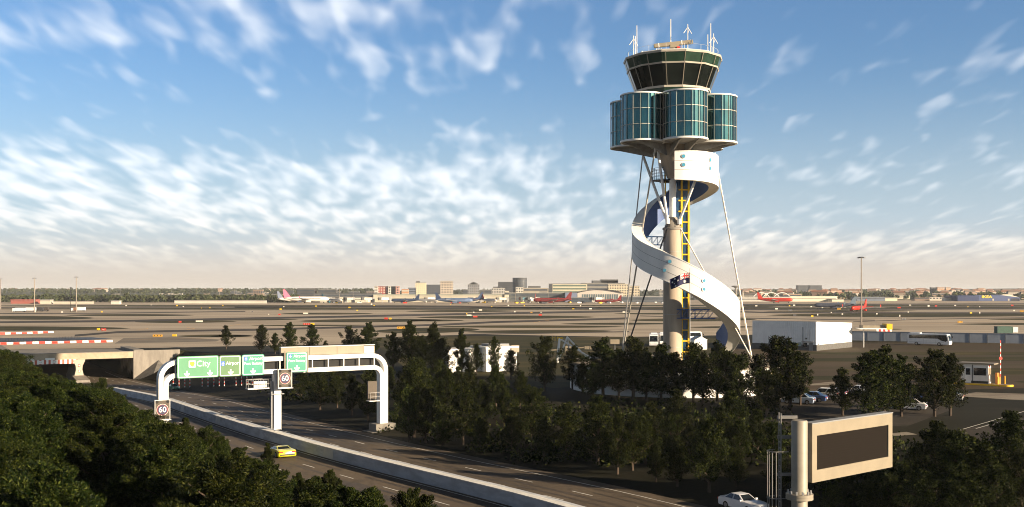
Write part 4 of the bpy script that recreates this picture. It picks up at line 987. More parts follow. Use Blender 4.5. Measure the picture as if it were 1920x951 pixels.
b = MB(); b.cyl(ap(1034, 657, 200), ap(1109, 650.5, 200), .13, n=6); b.box(ap(1066, 655, 200), (1.2, .6, 1.2))
for px in (1098, 1103, 1108): b.box(ap(px, 652, 200), (.35, .35, .6))
b.build('boom', M_cream, am)
sb2 = thing('notice_board', 'cream notice board on a thin post left of the tower stays', 'sign', G(1153, 664, 0))
MB().cyl((0, 0, 0), (0, 0, 2.4), .06, n=6).build('post', M_steel, sb2); MB().box((0, 0, 3.1), (2.3, .12, 1.2)).build('panel', M_cream, sb2)

# guard kiosk, boom gate and yellow kerb island
q = G(1856, 724); isl = thing('kerb_island', 'long low island with bright yellow kerb under the guard kiosk', 'traffic island', (q.x, q.y+1.6, 0), R(-38))
MB().prism(rrect(-6.5, 4.3, -1.1, 1.1, 1.0, 6), 0.26).build('slab', M_conc, isl)
ro = rrect(-6.53, 4.33, -1.13, 1.13, 1.02, 6); ri = rrect(-6.3, 4.1, -.9, .9, .85, 6); b = MB(); n_ = len(ro)
b.add([(x, y, 0) for x, y in ro]+[(x, y, .28) for x, y in ro]+[(x, y, .28) for x, y in ri], [(i, (i+1) % n_, n_+(i+1) % n_, n_+i) for i in range(n_)]+[(n_+i, n_+(i+1) % n_, 2*n_+(i+1) % n_, 2*n_+i) for i in range(n_)]); b.build('kerb', M_yel, isl)
kz = 0.27; q = G(1838, 722.5); kk = thing('guard_kiosk', 'small white guard kiosk with overhanging flat roof on the yellow kerbed island', 'kiosk', (q.x, q.y+1.6, kz), R(-38))
MB().box((0, 0, 1.62), (4.3, 1.9, 3.24)).build('wall', M_white2, kk)
MB().box((0.3, 0, 3.36), (5.8, 2.9, .22)).build('roof', M_cream, kk)
d_ = MB().box((-1.05, -.97, 1.35), (1.0, .06, 2.6)).build('door', M_white, kk); MB().box((-1.05, -1.01, 1.95), (.75, .04, 1.1)).build('pane', M_glassd, d_)
MB().box((0.85, -.97, 2.0), (2.0, .06, 1.25)).build('window', M_glassd, kk); MB().box((2.16, 0, 2.0), (.05, 1.5, 1.25)).build('window', mat('tan_blind', (.22, .17, .11), .4), kk)
MB().box((2.17, -.1, 2.95), (.05, .6, .5)).build('notice', M_red, kk); MB().box((-0.35, -.98, 1.6), (.1, .08, 3.1)).build('downpipe', M_dark, kk); MB().box((0, -.96, .22), (4.3, .05, .4)).build('skirting', M_dark, kk)
MB().box((2.17, .55, .9), (.05, .4, 1.3)).build('mesh_panel', M_dark, kk)
q = G(1876.5, 724); bg_ = thing('boom_gate', 'raised red and white boom gate on an orange cabinet', 'boom gate', (q.x, q.y+.7, kz), R(8))
MB().box((-.15, 0, .95), (.75, .5, 1.9)).build('cabinet', M_org, bg_, bevel=.05)
b = MB()
for i in range(13): b.cur = i % 2; b.box((.1, -.32, 1.5+i*.47), (.13, .06, .47))
bm_ = b.build('boom', [M_red, M_wplas], bg_); plate(MB(), circ(.1, 4.35, .30, 16), -.39, .04).build('stop_disc', M_red, bm_)
bo = thing('bollard', 'yellow bollard right of the boom gate', 'bollard', (q.x+1.0, q.y+.7, kz)); MB().cyl((0, 0, 0), (0, 0, 1.3), .1, n=10).build('post', M_yel, bo); MB().lathe([(.1, 1.3), (.06, 1.37), (.005, 1.39)], 10).build('cap', M_yel, bo)
bo = thing('bollard', 'yellow bollard in front of the orange boom cabinet', 'bollard', (q.x-.45, q.y+.1, kz)); MB().cyl((0, 0, 0), (0, 0, 1.25), .1, n=10).build('post', M_yel, bo); MB().lathe([(.1, 1.25), (.06, 1.32), (.005, 1.34)], 10).build('cap', M_yel, bo)
# drive, car park bays
M_lot = ground_mat('car_park_asphalt', (.042, .036, .030), (.056, .047, .038), (.030, .028, .022), (.1, .1), (.4, .4))
sheet('car_park', P((1420, 792), (1440, 742), (1600, 735), (1760, 738), (1780, 770), (1700, 800)), M_lot, 0.012)
sheet('driveway', P((1780, 742), (1830, 736), (2100, 744), (2100, 757), (1900, 750)), M_path, 0.016)
sheet('car_park', P((1740, 818), (1990, 770), (2300, 800), (2300, 900), (1900, 870)), M_lot, 0.012)
sheet('footpath', P((1480, 724), (1560, 716), (1600, 718), (1560, 722)), M_path, 0.018); sheet('footpath', P((1640, 816), (1700, 810), (1720, 815), (1660, 819)), M_path, 0.016)
lb = MB()
for pts in ([(1796, 808), (1940, 766)], [(1830, 804), (1880, 790), (1935, 792)], [(1870, 810), (1950, 788)], [(1850, 796), (1960, 800)]): wline(pts, 0.14, 0.026)
struct(lb.build('parking_lines', M_paint))

# ------------------------------------------------------------------ cars
def carpaint(nm, c): 
    m = mat(nm, c, 0.28, var=0.03, spec=0.6); m.node_tree.nodes['Principled BSDF'].inputs['Coat Weight'].default_value = 0.4; return m
CARS = {  # length, width, body profile, cabin base x0,x1 / roof x0,x1, belt z, roof z, wheel r
 'sports': dict(L=4.78, W=2.03, body=[(-2.36, .30), (-2.38, .62), (-2.25, .86), (-1.2, .92), (.5, .80), (1.5, .66), (2.25, .48), (2.39, .30), (2.3, .18), (-2.2, .18)], cab=(-1.75, 1.15, -.55, .25), belt=.84, roof=1.14, r=.35, wx=(-1.32, 1.38)),
 'coupe': dict(L=4.4, W=1.72, body=[(-2.18, .35), (-2.2, .78), (-2.05, .90), (-1.3, .93), (.75, .90), (1.7, .84), (2.15, .74), (2.2, .45), (2.1, .25), (-2.1, .25)], cab=(-1.75, .85, -.85, .10), belt=.90, roof=1.34, r=.31, wx=(-1.22, 1.32)),
 'classic': dict(L=4.3, W=1.7, body=[(-2.1, .38), (-2.12, .62), (-1.8, .80), (-1.1, .86), (.7, .84), (1.5, .76), (2.05, .62), (2.14, .42), (2.05, .25), (-2.0, .25)], cab=(-1.75, .75, -.6, .05), belt=.82, roof=1.30, r=.31, wx=(-1.1, 1.25)),
 'saloon': dict(L=4.7, W=1.82, body=[(-2.32, .35), (-2.34, .85), (-2.15, .98), (-1.3, 1.0), (.9, .95), (1.9, .84), (2.28, .68), (2.34, .42), (2.2, .22), (-2.2, .22)], cab=(-1.9, 1.0, -1.0, .15), belt=.95, roof=1.46, r=.33, wx=(-1.4, 1.42)),
 'wagon': dict(L=4.8, W=1.88, body=[(-2.36, .40), (-2.38, .95), (-2.3, 1.1), (-1.3, 1.1), (.9, 1.05), (1.95, .95), (2.32, .78), (2.38, .48), (2.25, .28), (-2.25, .28)], cab=(-2.3, 1.1, -2.0, .25), belt=1.05, roof=1.70, r=.36, wx=(-1.42, 1.45))}
def car(kind, paint, label, loc, rz, group=None):
    k_ = CARS[kind]; L, Wd = k_['L'], k_['W']; t = thing('car', label, 'car', loc, rz, group); m = carpaint('paint_'+paint[0], paint[1])
    b = MB(); pr_ = k_['body']; n_ = len(pr_); ys = [(-Wd/2, .0, .96), (-Wd/2*.98, .0, .97), (-Wd/2*.78, .03, 1.0), (Wd/2*.78, .03, 1.0), (Wd/2*.98, 0, .97), (Wd/2, 0, .96)]
    rows = []
    for i, (y, dz_, sx) in enumerate(ys):
        edge = i in (0, 5); rows.append([(x*sx, y, (z if z < .4 else z-(.10 if edge else 0)+(dz_ if z > .7 else 0))) for x, z in pr_]+[(pr_[0][0]*sx, y, pr_[0][1])])
    b.grid(rows); b.add(rows[0][:-1], [tuple(range(n_))]); b.add(rows[-1][:-1], [tuple(range(n_))[::-1]])
    body = b.build('body', m, t, True, merge=True)
    x0, x1, r0, r1 = k_['cab']; bz, rz_ = k_['belt'], k_['roof']; wb, wt = Wd/2*.90, Wd/2*.66
    b = MB(); lo = [(x0, -wb, bz-.04), (x1, -wb, bz-.08), (x1, wb, bz-.08), (x0, wb, bz-.04)]; hi = [(r0, -wt, rz_), (r1, -wt, rz_-.02), (r1, wt, rz_-.02), (r0, wt, rz_)]
    b.add(lo+hi, [(0, 1, 5, 4), (1, 2, 6, 5), (2, 3, 7, 6), (3, 0, 4, 7), (4, 5, 6, 7)]); b.build('roof', m, t, True, bevel=.03)
    def pane(nm, q, out):
        q = [Vector(p_) for p_ in q]; c0 = sum(q, Vector())/len(q); f = [c0+(p_-c0)*.86+Vector(out)*.022 for p_ in q]; bb = MB(); bb.add(f, [tuple(range(len(f)))]); bb.build(nm, M_glassd, t)
    def lerp(a, c, u): return tuple(a[i]+(c[i]-a[i])*u for i in range(3))
    pane('windscreen', [lo[1], lo[2], hi[2], hi[1]], (.7, 0, .7)); pane('rear_window', [lo[3], lo[0], hi[0], hi[3]], (-.7, 0, .7))
    for s_, (i0_, i1_) in ((-1, (0, 1)), (1, (3, 2))):
        lm, hm = lerp(lo[i0_], lo[i1_], .50), lerp(hi[i0_], hi[i1_], .42)
        a_, c_ = (lo[i0_], hi[i0_]), (lo[i1_], hi[i1_])
        o2 = (0, s_*.95, .3)
        q1 = [lerp(lo[i0_], lm, .16), lm, hm, hi[i0_]]; q2 = [lm, lerp(lo[i1_], lm, .12), hi[i1_], hm]
        for q in (q1, q2): pane('side_window', q if s_ < 0 else q[::-1], o2)
    for x in k_['wx']:
        for s_ in (-1, 1): wheel(t, x, s_*(Wd/2-.10), k_['r'], .22)
    zf = [z for x, z in pr_ if x > L/2*.9][0] if True else .6
    for s_ in (-1, 1):
        MB().box((L/2-.10, s_*Wd*.36, .60 if kind != 'sports' else .50), (.16, .34, .15)).build('headlight', M_hl, t)
        MB().box((-L/2+.03, s_*Wd*.36, .74 if kind != 'wagon' else .95), (.09, .42, .14)).build('tail_light', M_tl2, t)
        MB().box((x1-.25, s_*(Wd/2+.06), bz+.06), (.12, .16, .11)).build('mirror', m, t)
    MB().box((L/2-.02, 0, .36), (.10, Wd*.9, .14)).build('bumper', M_dark, t); MB().box((-L/2+.04, 0, .42), (.10, Wd*.82, .14)).build('bumper', M_dark, t)
    MB().box((-L/2-.005, 0, .58), (.02, .5, .12)).build('number_plate', M_wplas, t)
    return t
def on_road(px, py): 
    p_ = terrain_hit(px, py); S, D = road_sd(np.array([p_.x]), np.array([p_.y])); return float(S[0]), float(D[0])
s_, d_ = on_road(535, 860); s_ += 1.3; q = road_pt(s_, d_, .012); print('yellow', s_, d_); car('sports', ('yellow', (.64, .60, .01)), 'bright yellow sports car driving away on the near carriageway', q, road_dir(s_)-R(4))
s_, d_ = on_road(329, 733); q = road_pt(s_+1.5, d_, .012); print('green', s_, d_); car('classic', ('green', (.012, .19, .075)), 'green coupe coming out of the tunnel behind the striped posts', q, road_dir(s_)+PI)
s_, d_ = on_road(1408, 957); q = road_pt(s_, min(d_, 15.2), .012); print('white', s_, d_); car('coupe', ('white', (.72, .72, .74)), 'white boxy coupe cut off by the bottom edge of the photo', q, road_dir(s_)+PI)
for (px, py, kind, pt, lab, dz_) in [(1497, 757, 'saloon', ('pale_blue', (.34, .42, .55)), 'pale blue parked car nearest the camera in the short row', 0), (1520, 753, 'saloon', ('navy', (.05, .09, .22)), 'dark blue parked car second in the short row', 0),
        (1541, 749, 'wagon', ('silver', (.55, .54, .52)), 'silver parked wagon third in the short row', 0), (1557, 744, 'saloon', ('slate', (.08, .10, .15)), 'dark parked car at the far end of the short row', 0),
        (1607, 740, 'saloon', ('white', (.72, .72, .74)), 'white parked car just right of a small round tree', 0), (1737, 756, 'wagon', ('navy', (.05, .09, .22)), 'dark blue parked wagon between two tree trunks', 0),
        (1704, 768, 'saloon', ('white', (.72, .72, .74)), 'white parked car half hidden by the broad tree right of the sign', 0), (1774, 751, 'saloon', ('silver', (.55, .54, .52)), 'silver parked saloon behind the paired trees left of the kiosk', 0)]:
    p_ = G(px, py); car(kind, pt, lab, (p_.x, p_.y, .016), R(152))
# red and white marker posts
for i, px in enumerate((313.5, 324.5, 335.5, 346.5, 356, 379, 390, 401, 411, 420.5, 442.5, 453, 463, 473)):
    p_ = terrain_hit(px, 728-(px-313)*.036); hh = 24*p_.y/F
    t = thing('marker_post', 'red and white banded marker post in the row beneath the gantry signs', 'marker post', p_-Vector((0, 0, .05)), 0, 'banded posts beneath the gantry signs')
    b = MB()
    for j in range(7): b.cur = j % 2; b.cyl((0, 0, hh*j/7), (0, 0, hh*(j+1)/7), .09, n=8)
    b.build('post', [M_wplas, M_red], t); MB().lathe([(.09, hh), (.05, hh+.05), (.005, hh+.06)], 8).build('cap', M_wplas, t)

# ------------------------------------------------------------------ electronic road sign in the right foreground
ZL = 57.0; pt_ = AT(1499, 788, ZL); gz_ = float(ground_z(np.array([pt_.x]), np.array([ZL]))[0])
ls = thing('electronic_sign', 'large blank electronic message sign in a cream frame on a thick pole', 'message sign', (pt_.x, ZL, gz_))
PH = pt_.z-gz_; M_pole = mat('pole_cream_grey', (.27, .24, .19), .5, var=.08, scale=1.5, bump=.05)
b = MB(); b.lathe([(.42, 0), (.42, PH-.06), (.38, PH), (.005, PH)], 28); b.build('pole', M_pole, ls, True)
zfl = AT(1499, 930, ZL).z-gz_
b = MB(); b.lathe([(.42, zfl-.16), (.72, zfl-.16), (.72, zfl-.02), (.70, zfl-.02), (.70, zfl+.01), (.72, zfl+.01), (.72, zfl+.14), (.42, zfl+.14)], 28); fg_ = b.build('flange', M_pole, ls, True)
for i in range(12): a = 2*PI*i/12; MB().cyl((math.cos(a)*.6, math.sin(a)*.6, zfl+.13), (math.cos(a)*.6, math.sin(a)*.6, zfl+.30), .045, n=6).build('bolt', M_steel, fg_)
pA = AT(1520.5, 850, 57.4); pB = AT(1671, 820, 62.6); dd = pB-pA; dd.z = 0; PL_ = dd.length; la = math.atan2(dd.y, dd.x); nn = Vector((math.sin(la), -math.cos(la), 0))
zt_ = AT(1520.5, 795.5, 57.4).z; zb_ = AT(1520.5, 905.5, 57.4).z; PHt = zt_-zb_
def lsp(u, v, z): q = pA+dd.normalized()*u+nn*v; return Vector((q.x-pt_.x, q.y-ZL, z-gz_))
def lbox(u, v, z, su, sv, sz, nm, m, par=ls, bev=0): return MB().box((0, 0, 0), (su, sv, sz)).build(nm, m, par, loc=lsp(u, v, z), rz=la, bevel=bev)
zm = (zt_+zb_)/2
lbox(PL_/2, -.28, zm, PL_-.02, .54, PHt-.02, 'cabinet', mat('cabinet_grey', (.20, .19, .17), .6))
fr_ = .55
lbox(PL_/2, .03, zt_-fr_/2-.05, PL_, .10, fr_+.1, 'frame', M_cream); lbox(PL_/2, .03, zb_+fr_/2+.05, PL_, .10, fr_+.1, 'frame', M_cream)
lbox(.22, .031, zm, .44, .098, PHt-2*fr_-.2, 'frame', M_cream); lbox(PL_-.22, .031, zm, .44, .098, PHt-2*fr_-.2, 'frame', M_cream)
M_led = mat('led_panel', (.014, .0105, .008), .7, var=.1)
t_ = M_led.node_tree; p_ = t_.nodes['Principled BSDF']; wv = t_.nodes.new('ShaderNodeTexWave'); wv.bands_direction = 'Z'; wv.inputs['Scale'].default_value = 2.3; tcn = t_.nodes.new('ShaderNodeTexCoord'); t_.links.new(tcn.outputs['Object'], wv.inputs[0])
cs_ = mixc(wv.outputs[1], (.0090, .0067, .0051), (.0100, .0074, .0056), tree=t_); t_.links.new(cs_, p_.inputs['Base Color']); bn = t_.nodes.new('ShaderNodeBump'); bn.inputs['Strength'].default_value = .08; bn.inputs['Distance'].default_value = .02; p_.inputs['Specular IOR Level'].default_value = .08; t_.links.new(wv.outputs[1], bn.inputs['Height']); t_.links.new(bn.outputs[0], p_.inputs['Normal'])
lbox(PL_/2, -.005, zm, PL_-.8, .03, PHt-1.1, 'led_screen', M_led)
lbox(PL_/2, -.2, zt_+.03, PL_+.06, .62, .06, 'top_cap', M_grey)
b = MB()
for z in (zt_-.8, zb_+.8): b.box((0, 0, 0), (.01, .01, .01)); 
b = MB()
for z in (zt_-.9, zb_+.9): q = lsp(.35, -.4, z); b.cyl((0, 0, z-gz_), q, .14, n=8)
b.build('support_arm', M_pole, ls)
# caged ladder behind the pole
lx = -.95; M_lad = mat('ladder_steel', (.16, .155, .15), .55, metal=.2)
b = MB()
for y in (.15, .6): b.cyl((lx, y, 0.3), (lx, y, PH+.35), .035, n=6)
z = .6
while z < PH: b.cyl((lx, .15, z), (lx, .6, z), .025, n=5); z += .32
for z in (zfl+1.1, zfl+3.1, PH+.12): b.box((lx/2-.15, .3, z), (.95, .1, .16))
b.box((lx+.45, .45, PH+.12), (1.0, .12, .16))
b.build('ladder', M_lad, ls)
b = MB(); cz = zfl+2.35; cc = (lx-.25, .38)
for i in range(7): a = R(100+i*27); b.cyl((cc[0]+.42*math.cos(a), cc[1]+.42*math.sin(a), .8), (cc[0]+.42*math.cos(a), cc[1]+.42*math.sin(a), cz), .022, n=5)
z = cz
while z > .8: b.lathe([(.40, z-.02), (.45, z-.02), (.45, z+.02), (.40, z+.02)], 16, c=(cc[0], cc[1], 0), a0=R(80), a1=R(280)); b.box((cc[0]+.35, cc[1]-.36, z), (.6, .04, .04)); z -= 2.5
b.build('ladder_cage', M_lad, ls)
# ------------------------------------------------------------------ light masts
def light_mast(px, ytop, ybase, label, r=.32, Z=None):
    q = G(px, ybase) if Z is None else Vector(((px-960)/F*Z, Z, 0)); hh = H-(ytop-HY)*q.y/F
    t = thing('light_mast', label, 'light mast', q)
    MB().cyl((0, 0, 0), (0, 0, hh), r, r*.6, 10).build('pole', mat('mast_brown_grey', (.22, .19, .16), .6), t, True)
    b = MB(); b.lathe([(.2, hh-.5), (1.3, hh-.35), (1.3, hh-.1), (.2, hh)], 12); hd = b.build('head_frame', M_dark, t)
    for i in range(6):
        a = PI*2*i/6; MB().box((1.35*math.cos(a), 1.35*math.sin(a), hh-.45), (.5, .5, .4), rz=a).build('floodlight', M_grey, hd)
    return t
light_mast(1615, 481.5, 617, 'tall floodlight mast standing behind the white hangar building', .34)
light_mast(143, 519, 585.5, 'tallest floodlight mast at the left, beside the white tanker', .45); light_mast(64.5, 521, 585.5, 'floodlight mast above the parked trucks at far left', .45); light_mast(1, 522.5, 580, 'floodlight mast cut by the left edge of the photo', .45)
for px, yt, Z, lb_ in ((411.5, 542, 1500, 'thin far floodlight mast left of the pink tailed plane'), (440, 541.5, 1600, 'thin far mast over the brick sheds'), (662, 541, 1500, 'thin floodlight mast right of the twin grey blocks'), (636.5, 541.5, 1500, 'thin floodlight mast in front of the twin grey blocks'),
                       (890, 538, 1480, 'thin apron mast left of the stepped white block'), (907.5, 540, 1480, 'thin apron mast behind the blue plane'), (967, 541, 1480, 'thin apron mast in front of the round dark tower'), (1029, 541, 1480, 'thin apron mast beside the red plane tail')):
    light_mast(px, yt, 0, lb_, .4, Z)
t = thing('tall_post', 'slim dark post beside the tallest left floodlight mast', 'post', G(132.5, 585)); MB().cyl((0, 0, 0), (0, 0, 18), .2, n=8).build('pole', M_dark, t); MB().box((0, 0, 18.2), (1.2, .5, .5)).build('head', M_dark, t)

# ------------------------------------------------------------------ airfield signs
M_syel = mat('airfield_sign_yellow', (.72, .48, .02), .5, var=.05); M_sred2 = mat('airfield_sign_red', (.60, .05, .03), .5, var=.05); M_swht = mat('airfield_sign_white', (.72, .68, .58), .5, var=.05); M_sorg = mat('airfield_sign_orange', (.50, .27, .03), .5, var=.05); M_sgry = mat('airfield_sign_grey', (.12, .12, .13), .6)
SM = {'yellow': M_syel, 'red': M_sred2, 'white': M_swht, 'orange': M_sorg, 'grey': M_sgry}
SG = [(184.5, 620, 'yellow', 5.5, 4.5, 'small yellow taxiway board left of a red board'), (194.5, 620.5, 'red', 9, 4.5, 'red runway board in grass beyond the barrier rows'), (295.5, 632, 'orange', 18, 4.5, 'long yellow and black taxiway board near the lone tree'), (327, 631.5, 'yellow', 8, 4.5, 'bright yellow board left of the lone tree'),
      (337.5, 605.5, 'red', 5, 3.5, 'small red board in the middle grass strip at left'), (373.5, 604.5, 'white', 13, 3.5, 'wide white board in the middle grass strip at left'), (575, 610, 'red', 13, 4, 'red and white runway board above the tree group'), (586, 610, 'yellow', 7, 4, 'yellow board touching a red runway board above the tree group'),
      (524, 591.5, 'red', 4, 3, 'tiny red board left of a wide white board'), (573, 589.3, 'white', 9, 3, 'wide white board in the second grass strip'), (526, 581.5, 'yellow', 4, 3, 'small yellow board in the far grass strip below the pink tailed plane'), (724, 599.5, 'red', 7, 4, 'red board ending in yellow, on the broad grass strip'), (732, 599.5, 'yellow', 4, 3.6, 'yellow end board beside the red one on the broad grass strip'),
      (752, 617.5, 'orange', 15, 5, 'large yellow board above the dark tree tops'), (655, 578, 'yellow', 4, 2.6, 'small yellow board below the twin grey blocks'), (592.5, 575.5, 'yellow', 3.5, 2.4, 'small yellow board in front of the pink tailed plane'), (879.5, 593, 'white', 9, 3, 'wide white board in the long central grass strip'), (891, 595.5, 'red', 8, 3, 'red board just right of a white one, central grass strip'),
      (901, 583, 'white', 6, 2.8, 'white board below the blue plane'), (1013, 592.5, 'red', 6, 3.4, 'red board in the central grass, below the red plane'), (1107, 580.5, 'white', 5, 2.6, 'white board right of a yellow one, far grass'), (1075, 580.5, 'yellow', 3.5, 2.6, 'yellow board left of a white one, far grass'), (996.5, 587.5, 'orange', 3.5, 2.6, 'tiny orange board under the round dark tower'),
      (1170, 587, 'white', 5, 3, 'white board just left of the tower stay rods'), (1706.5, 573.5, 'white', 3.5, 2.2, 'small white board right of the tan car park boards'), (1755, 575.5, 'red', 4, 3, 'small red board below the orange apartment blocks'), (1686, 578.5, 'red', 6, 2.6, 'red board right of the near red plane'), (1741, 575.5, 'white', 3.5, 3, 'white board left of a small red one'),
      (1791, 574.3, 'white', 3, 2.4, 'white board below the blue store'), (1800, 606, 'orange', 9, 4, 'large orange board on the right concrete'), (1820.5, 588.5, 'yellow', 4, 3.2, 'bright yellow board on the right grass strip'), (1837, 588.5, 'white', 2, 3.6, 'thin white marker right of the bright yellow board'), (1687, 594.5, 'white', 2, 4, 'thin white marker on the second right grass strip'),
      (1703, 587, 'white', 2, 3.2, 'thin white marker on the first right grass strip'), (1916, 585.5, 'orange', 7, 3.4, 'orange board at the right edge of the photo'), (1898, 574.5, 'red', 4, 3, 'red board near the right edge, under the blue store'), (1456, 580.8, 'white', 5, 3, 'white board below the red plane with the arches behind'), (1489, 574, 'white', 4, 2.6, 'white board below the long cream terminal'),
      (1418, 575, 'white', 4, 2.6, 'white board left of the far red plane'), (1523, 595, 'yellow', 4, 3.4, 'yellow board in front of the dark grey plane'), (1533, 592, 'white', 2.2, 3.6, 'thin white marker near the yellow board in front of the grey plane'), (1573, 581.2, 'orange', 7, 3, 'orange board under the dark grey plane'), (1542, 579, 'white', 3, 2.8, 'white board beneath the nose of the grey plane'),
      (1481.5, 583.5, 'grey', 7, 2.6, 'dark grey board back, seen between far taxiways'), (1490, 592.8, 'grey', 6, 3, 'dark board back near the right grass strip'), (1695, 600, 'grey', 9, 3, 'dark low cabinet on the right concrete'), (888, 586.5, 'grey', 2, 3, 'small dark cabinet in the central airfield'), (473, 586, 'grey', 2.5, 2.5, 'small dark cabinet on the concrete at left')]
for px, py, c_, w_, h_, lab in SG:
    q = G(px, py); sc_ = q.y/F; wd, hh = w_*sc_, h_*sc_
    t = thing('airfield_sign', lab, 'airfield sign', q, rnd.uniform(-.2, .1))
    MB().box((0, 0, hh*.58), (wd, .25, hh*.84)).build('panel', SM[c_], t)
    for s_ in (-1, 1): MB().box((s_*wd*.35, 0, hh*.09), (.12, .2, hh*.18)).build('leg', M_dark, t)
    if w_ > 8 and c_ != 'white':
        b = MB(); 
        for i in range(3): b.box((-wd*.3+wd*.3*i, -.13, hh*.58), (wd*.07, .03, hh*.4))
        b.build('marking', M_black if c_ == 'orange' else M_swht, t)
mkp = None
for i in range(42):
    px = rnd.uniform(-10, 1930); py = rnd.choice((572, 574, 576.5, 578.5, 583, 586, 590))+rnd.uniform(-.7, .7); q = G(px, py); y_ = rnd.random() < .4
    if 1165 < px < 1410: continue
    c_ = M_syel if y_ else M_swht; s_ = q.y/F*rnd.uniform(1.3, 2.2)
    o = MB().box((0, 0, s_*.5), (s_*1.2, .2, s_)).build('marker_board', c_, loc=q)
    tag(o, f"tiny {'yellow' if y_ else 'white'} marker board out on the airfield", 'airfield marker', f"tiny {'yellow' if y_ else 'white'} airfield marker boards")

# ------------------------------------------------------------------ far buildings
def bmat(c):
    if max(c) < .2: c = tuple(v*.6 for v in c)
    return mat('cladding_%02d%02d%02d' % tuple(int(v*99) for v in c), c, .7, var=.08, scale=.05)
M_win = mat('far_window', (.06, .07, .085), .25, var=.2, scale=.1); M_winp = mat('pale_window_band', (.42, .40, .34), .4)
def block(nm, lab, cat, px0, px1, ytop, Z, c, depth=None, rz=0.0, floors=4, wcol=None, roof=None, ybase=None, cols=0, roofc=(.2, .2, .2), winfrac=.45):
    x0, x1 = (px0-960)/F*Z, (px1-960)/F*Z; wd = x1-x0; hh = H-(ytop-HY)*Z/F; dp = depth or wd*.6
    t = thing(nm, lab, cat, ((x0+x1)/2, Z, 0), rz)
    MB().box((0, dp/2, hh/2), (wd, dp, hh)).build('wall', bmat(c), t)
    MB().box((0, dp/2, hh+.3), (wd+.6, dp+.6, .6)).build('roof', bmat(roofc), t)
    z0 = max(2.0, H-(566-HY)*Z/F) if ybase is None else ybase
    fl_h = (hh-z0)/floors
    for i in range(floors):
        b = MB(); zc = z0+fl_h*(i+.5)
        if cols:
            for j in range(cols): b.box((-wd/2+wd*(j+.5)/cols, -.06, zc), (wd/cols*.5, .15, fl_h*.55))
        else: b.box((0, -.06, zc), (wd*.94, .15, fl_h*winfrac))
        b.box((wd/2+.03, dp/2, zc), (.12, dp*.9, fl_h*winfrac)); b.box((-wd/2-.03, dp/2, zc), (.12, dp*.9, fl_h*winfrac))
        b.build('window_row', wcol or M_win, t)
    if roof:
        for rx0, rx1, rh in roof: MB().box((-wd/2+wd*(rx0+rx1)/2, dp/2, hh+.6+rh/2), (wd*(rx1-rx0), dp*.6, rh)).build('roof_plant', bmat((.16, .165, .17)), t)
    return t
block('office_block', 'dark grey office block behind the pink tailed plane', 'building', 556.5, 590, 542.5, 1560, (.10, .105, .11), floors=4, roof=[(0, 1.12, 1)])
block('office_block', 'flat grey office block right of its twin at the left terminal', 'building', 596.5, 630, 543.5, 1560, (.11, .115, .12), floors=4, roof=[(.1, .5, 1.4)])
block('brick_building', 'brown brick building with pale bands left of the pink tailed plane', 'building', 464, 492, 550.5, 1900, (.26, .17, .12), floors=3, roof=[(.1, .4, 1.5)])
block('brick_building', 'low brick building at the edge of the far tree line', 'building', 440, 457, 552.5, 2000, (.30, .19, .13), floors=2); block('brick_building', 'brown brick building between tree line and airfield at left', 'building', 500, 530, 552.5, 1900, (.20, .15, .12), floors=3)
block('hotel', 'hotel with white end and dark red front left of the skyline', 'building', 703, 727.5, 537.3, 1900, (.30, .075, .07), floors=5, cols=5, wcol=mat('hotel_pale', (.5, .45, .38), .6)); block('hotel_wing', 'white windowed slab at the left end of the red hotel', 'building', 702, 708, 537.2, 1896, (.60, .56, .50), floors=5, cols=2)
block('hotel', 'grey hotel with white and red stripes right of the red one', 'building', 732, 745, 537.2, 1905, (.12, .13, .16), floors=5, cols=3); block('hotel_wing', 'white stripe slab between the red and grey hotels', 'building', 727.5, 733, 537.2, 1897, (.58, .54, .48), floors=5, cols=1); block('hotel_wing', 'white and red slab at the right end of the grey hotel', 'building', 742, 749, 537.2, 1898, (.55, .30, .25), floors=5, cols=1)
block('brick_building', 'orange brick block right of the striped hotel', 'building', 753, 766, 542.5, 1800, (.42, .22, .12), floors=3, wcol=M_winp)
block('apartment_block', 'blue grey block left of the cream tower', 'building', 765, 780, 540, 2000, (.15, .17, .22), floors=4); block('apartment_block', 'tall cream tower block in the skyline', 'building', 779, 798.5, 530.5, 2000, (.62, .54, .36), floors=7, cols=5, roof=[(.05, .4, 2.5)], wcol=M_winp)
block('apartment_block', 'wide dark blue grey block right of the cream tower', 'building', 799, 826, 534.3, 2050, (.10, .115, .15), floors=6, cols=8); block('apartment_block', 'beige tower with a grid of windows', 'building', 825.5, 849, 527.8, 2000, (.50, .42, .34), floors=7, cols=8)
block('apartment_block', 'small dark block left of the peaked grey tower', 'building', 868, 878, 543.3, 2100, (.11, .12, .14), floors=2)
t = block('apartment_block', 'peaked grey tower stepping up in the middle of the skyline', 'building', 877, 898.5, 534, 2000, (.24, .24, .25), floors=5, cols=6, roof=[(.15, .85, 2.0), (.28, .72, 3.6), (.42, .58, 4.6)])
block('apartment_block', 'low grey block right of the peaked tower', 'building', 901, 922, 543.8, 2100, (.16, .16, .17), floors=2); block('apartment_block', 'white stepped apartment block in front of the dark slab', 'building', 922, 947, 540.5, 1950, (.42, .40, .37), floors=4, cols=8, roof=[(.1, .75, 2.2), (.45, .62, 3.6)])
block('office_tower', 'wide dark grey office slab in the skyline', 'building', 934, 962, 529, 2200, (.075, .08, .09), floors=8, wcol=mat('slab_window', (.05, .055, .065), .4))
Z = 2150; x0 = (974.5-960)/F*Z; t = thing('office_tower', 'tallest dark rounded office tower of the skyline', 'building', (x0, Z, 0)); hh = H-(521-HY)*Z/F; rr = 13.5/F*Z
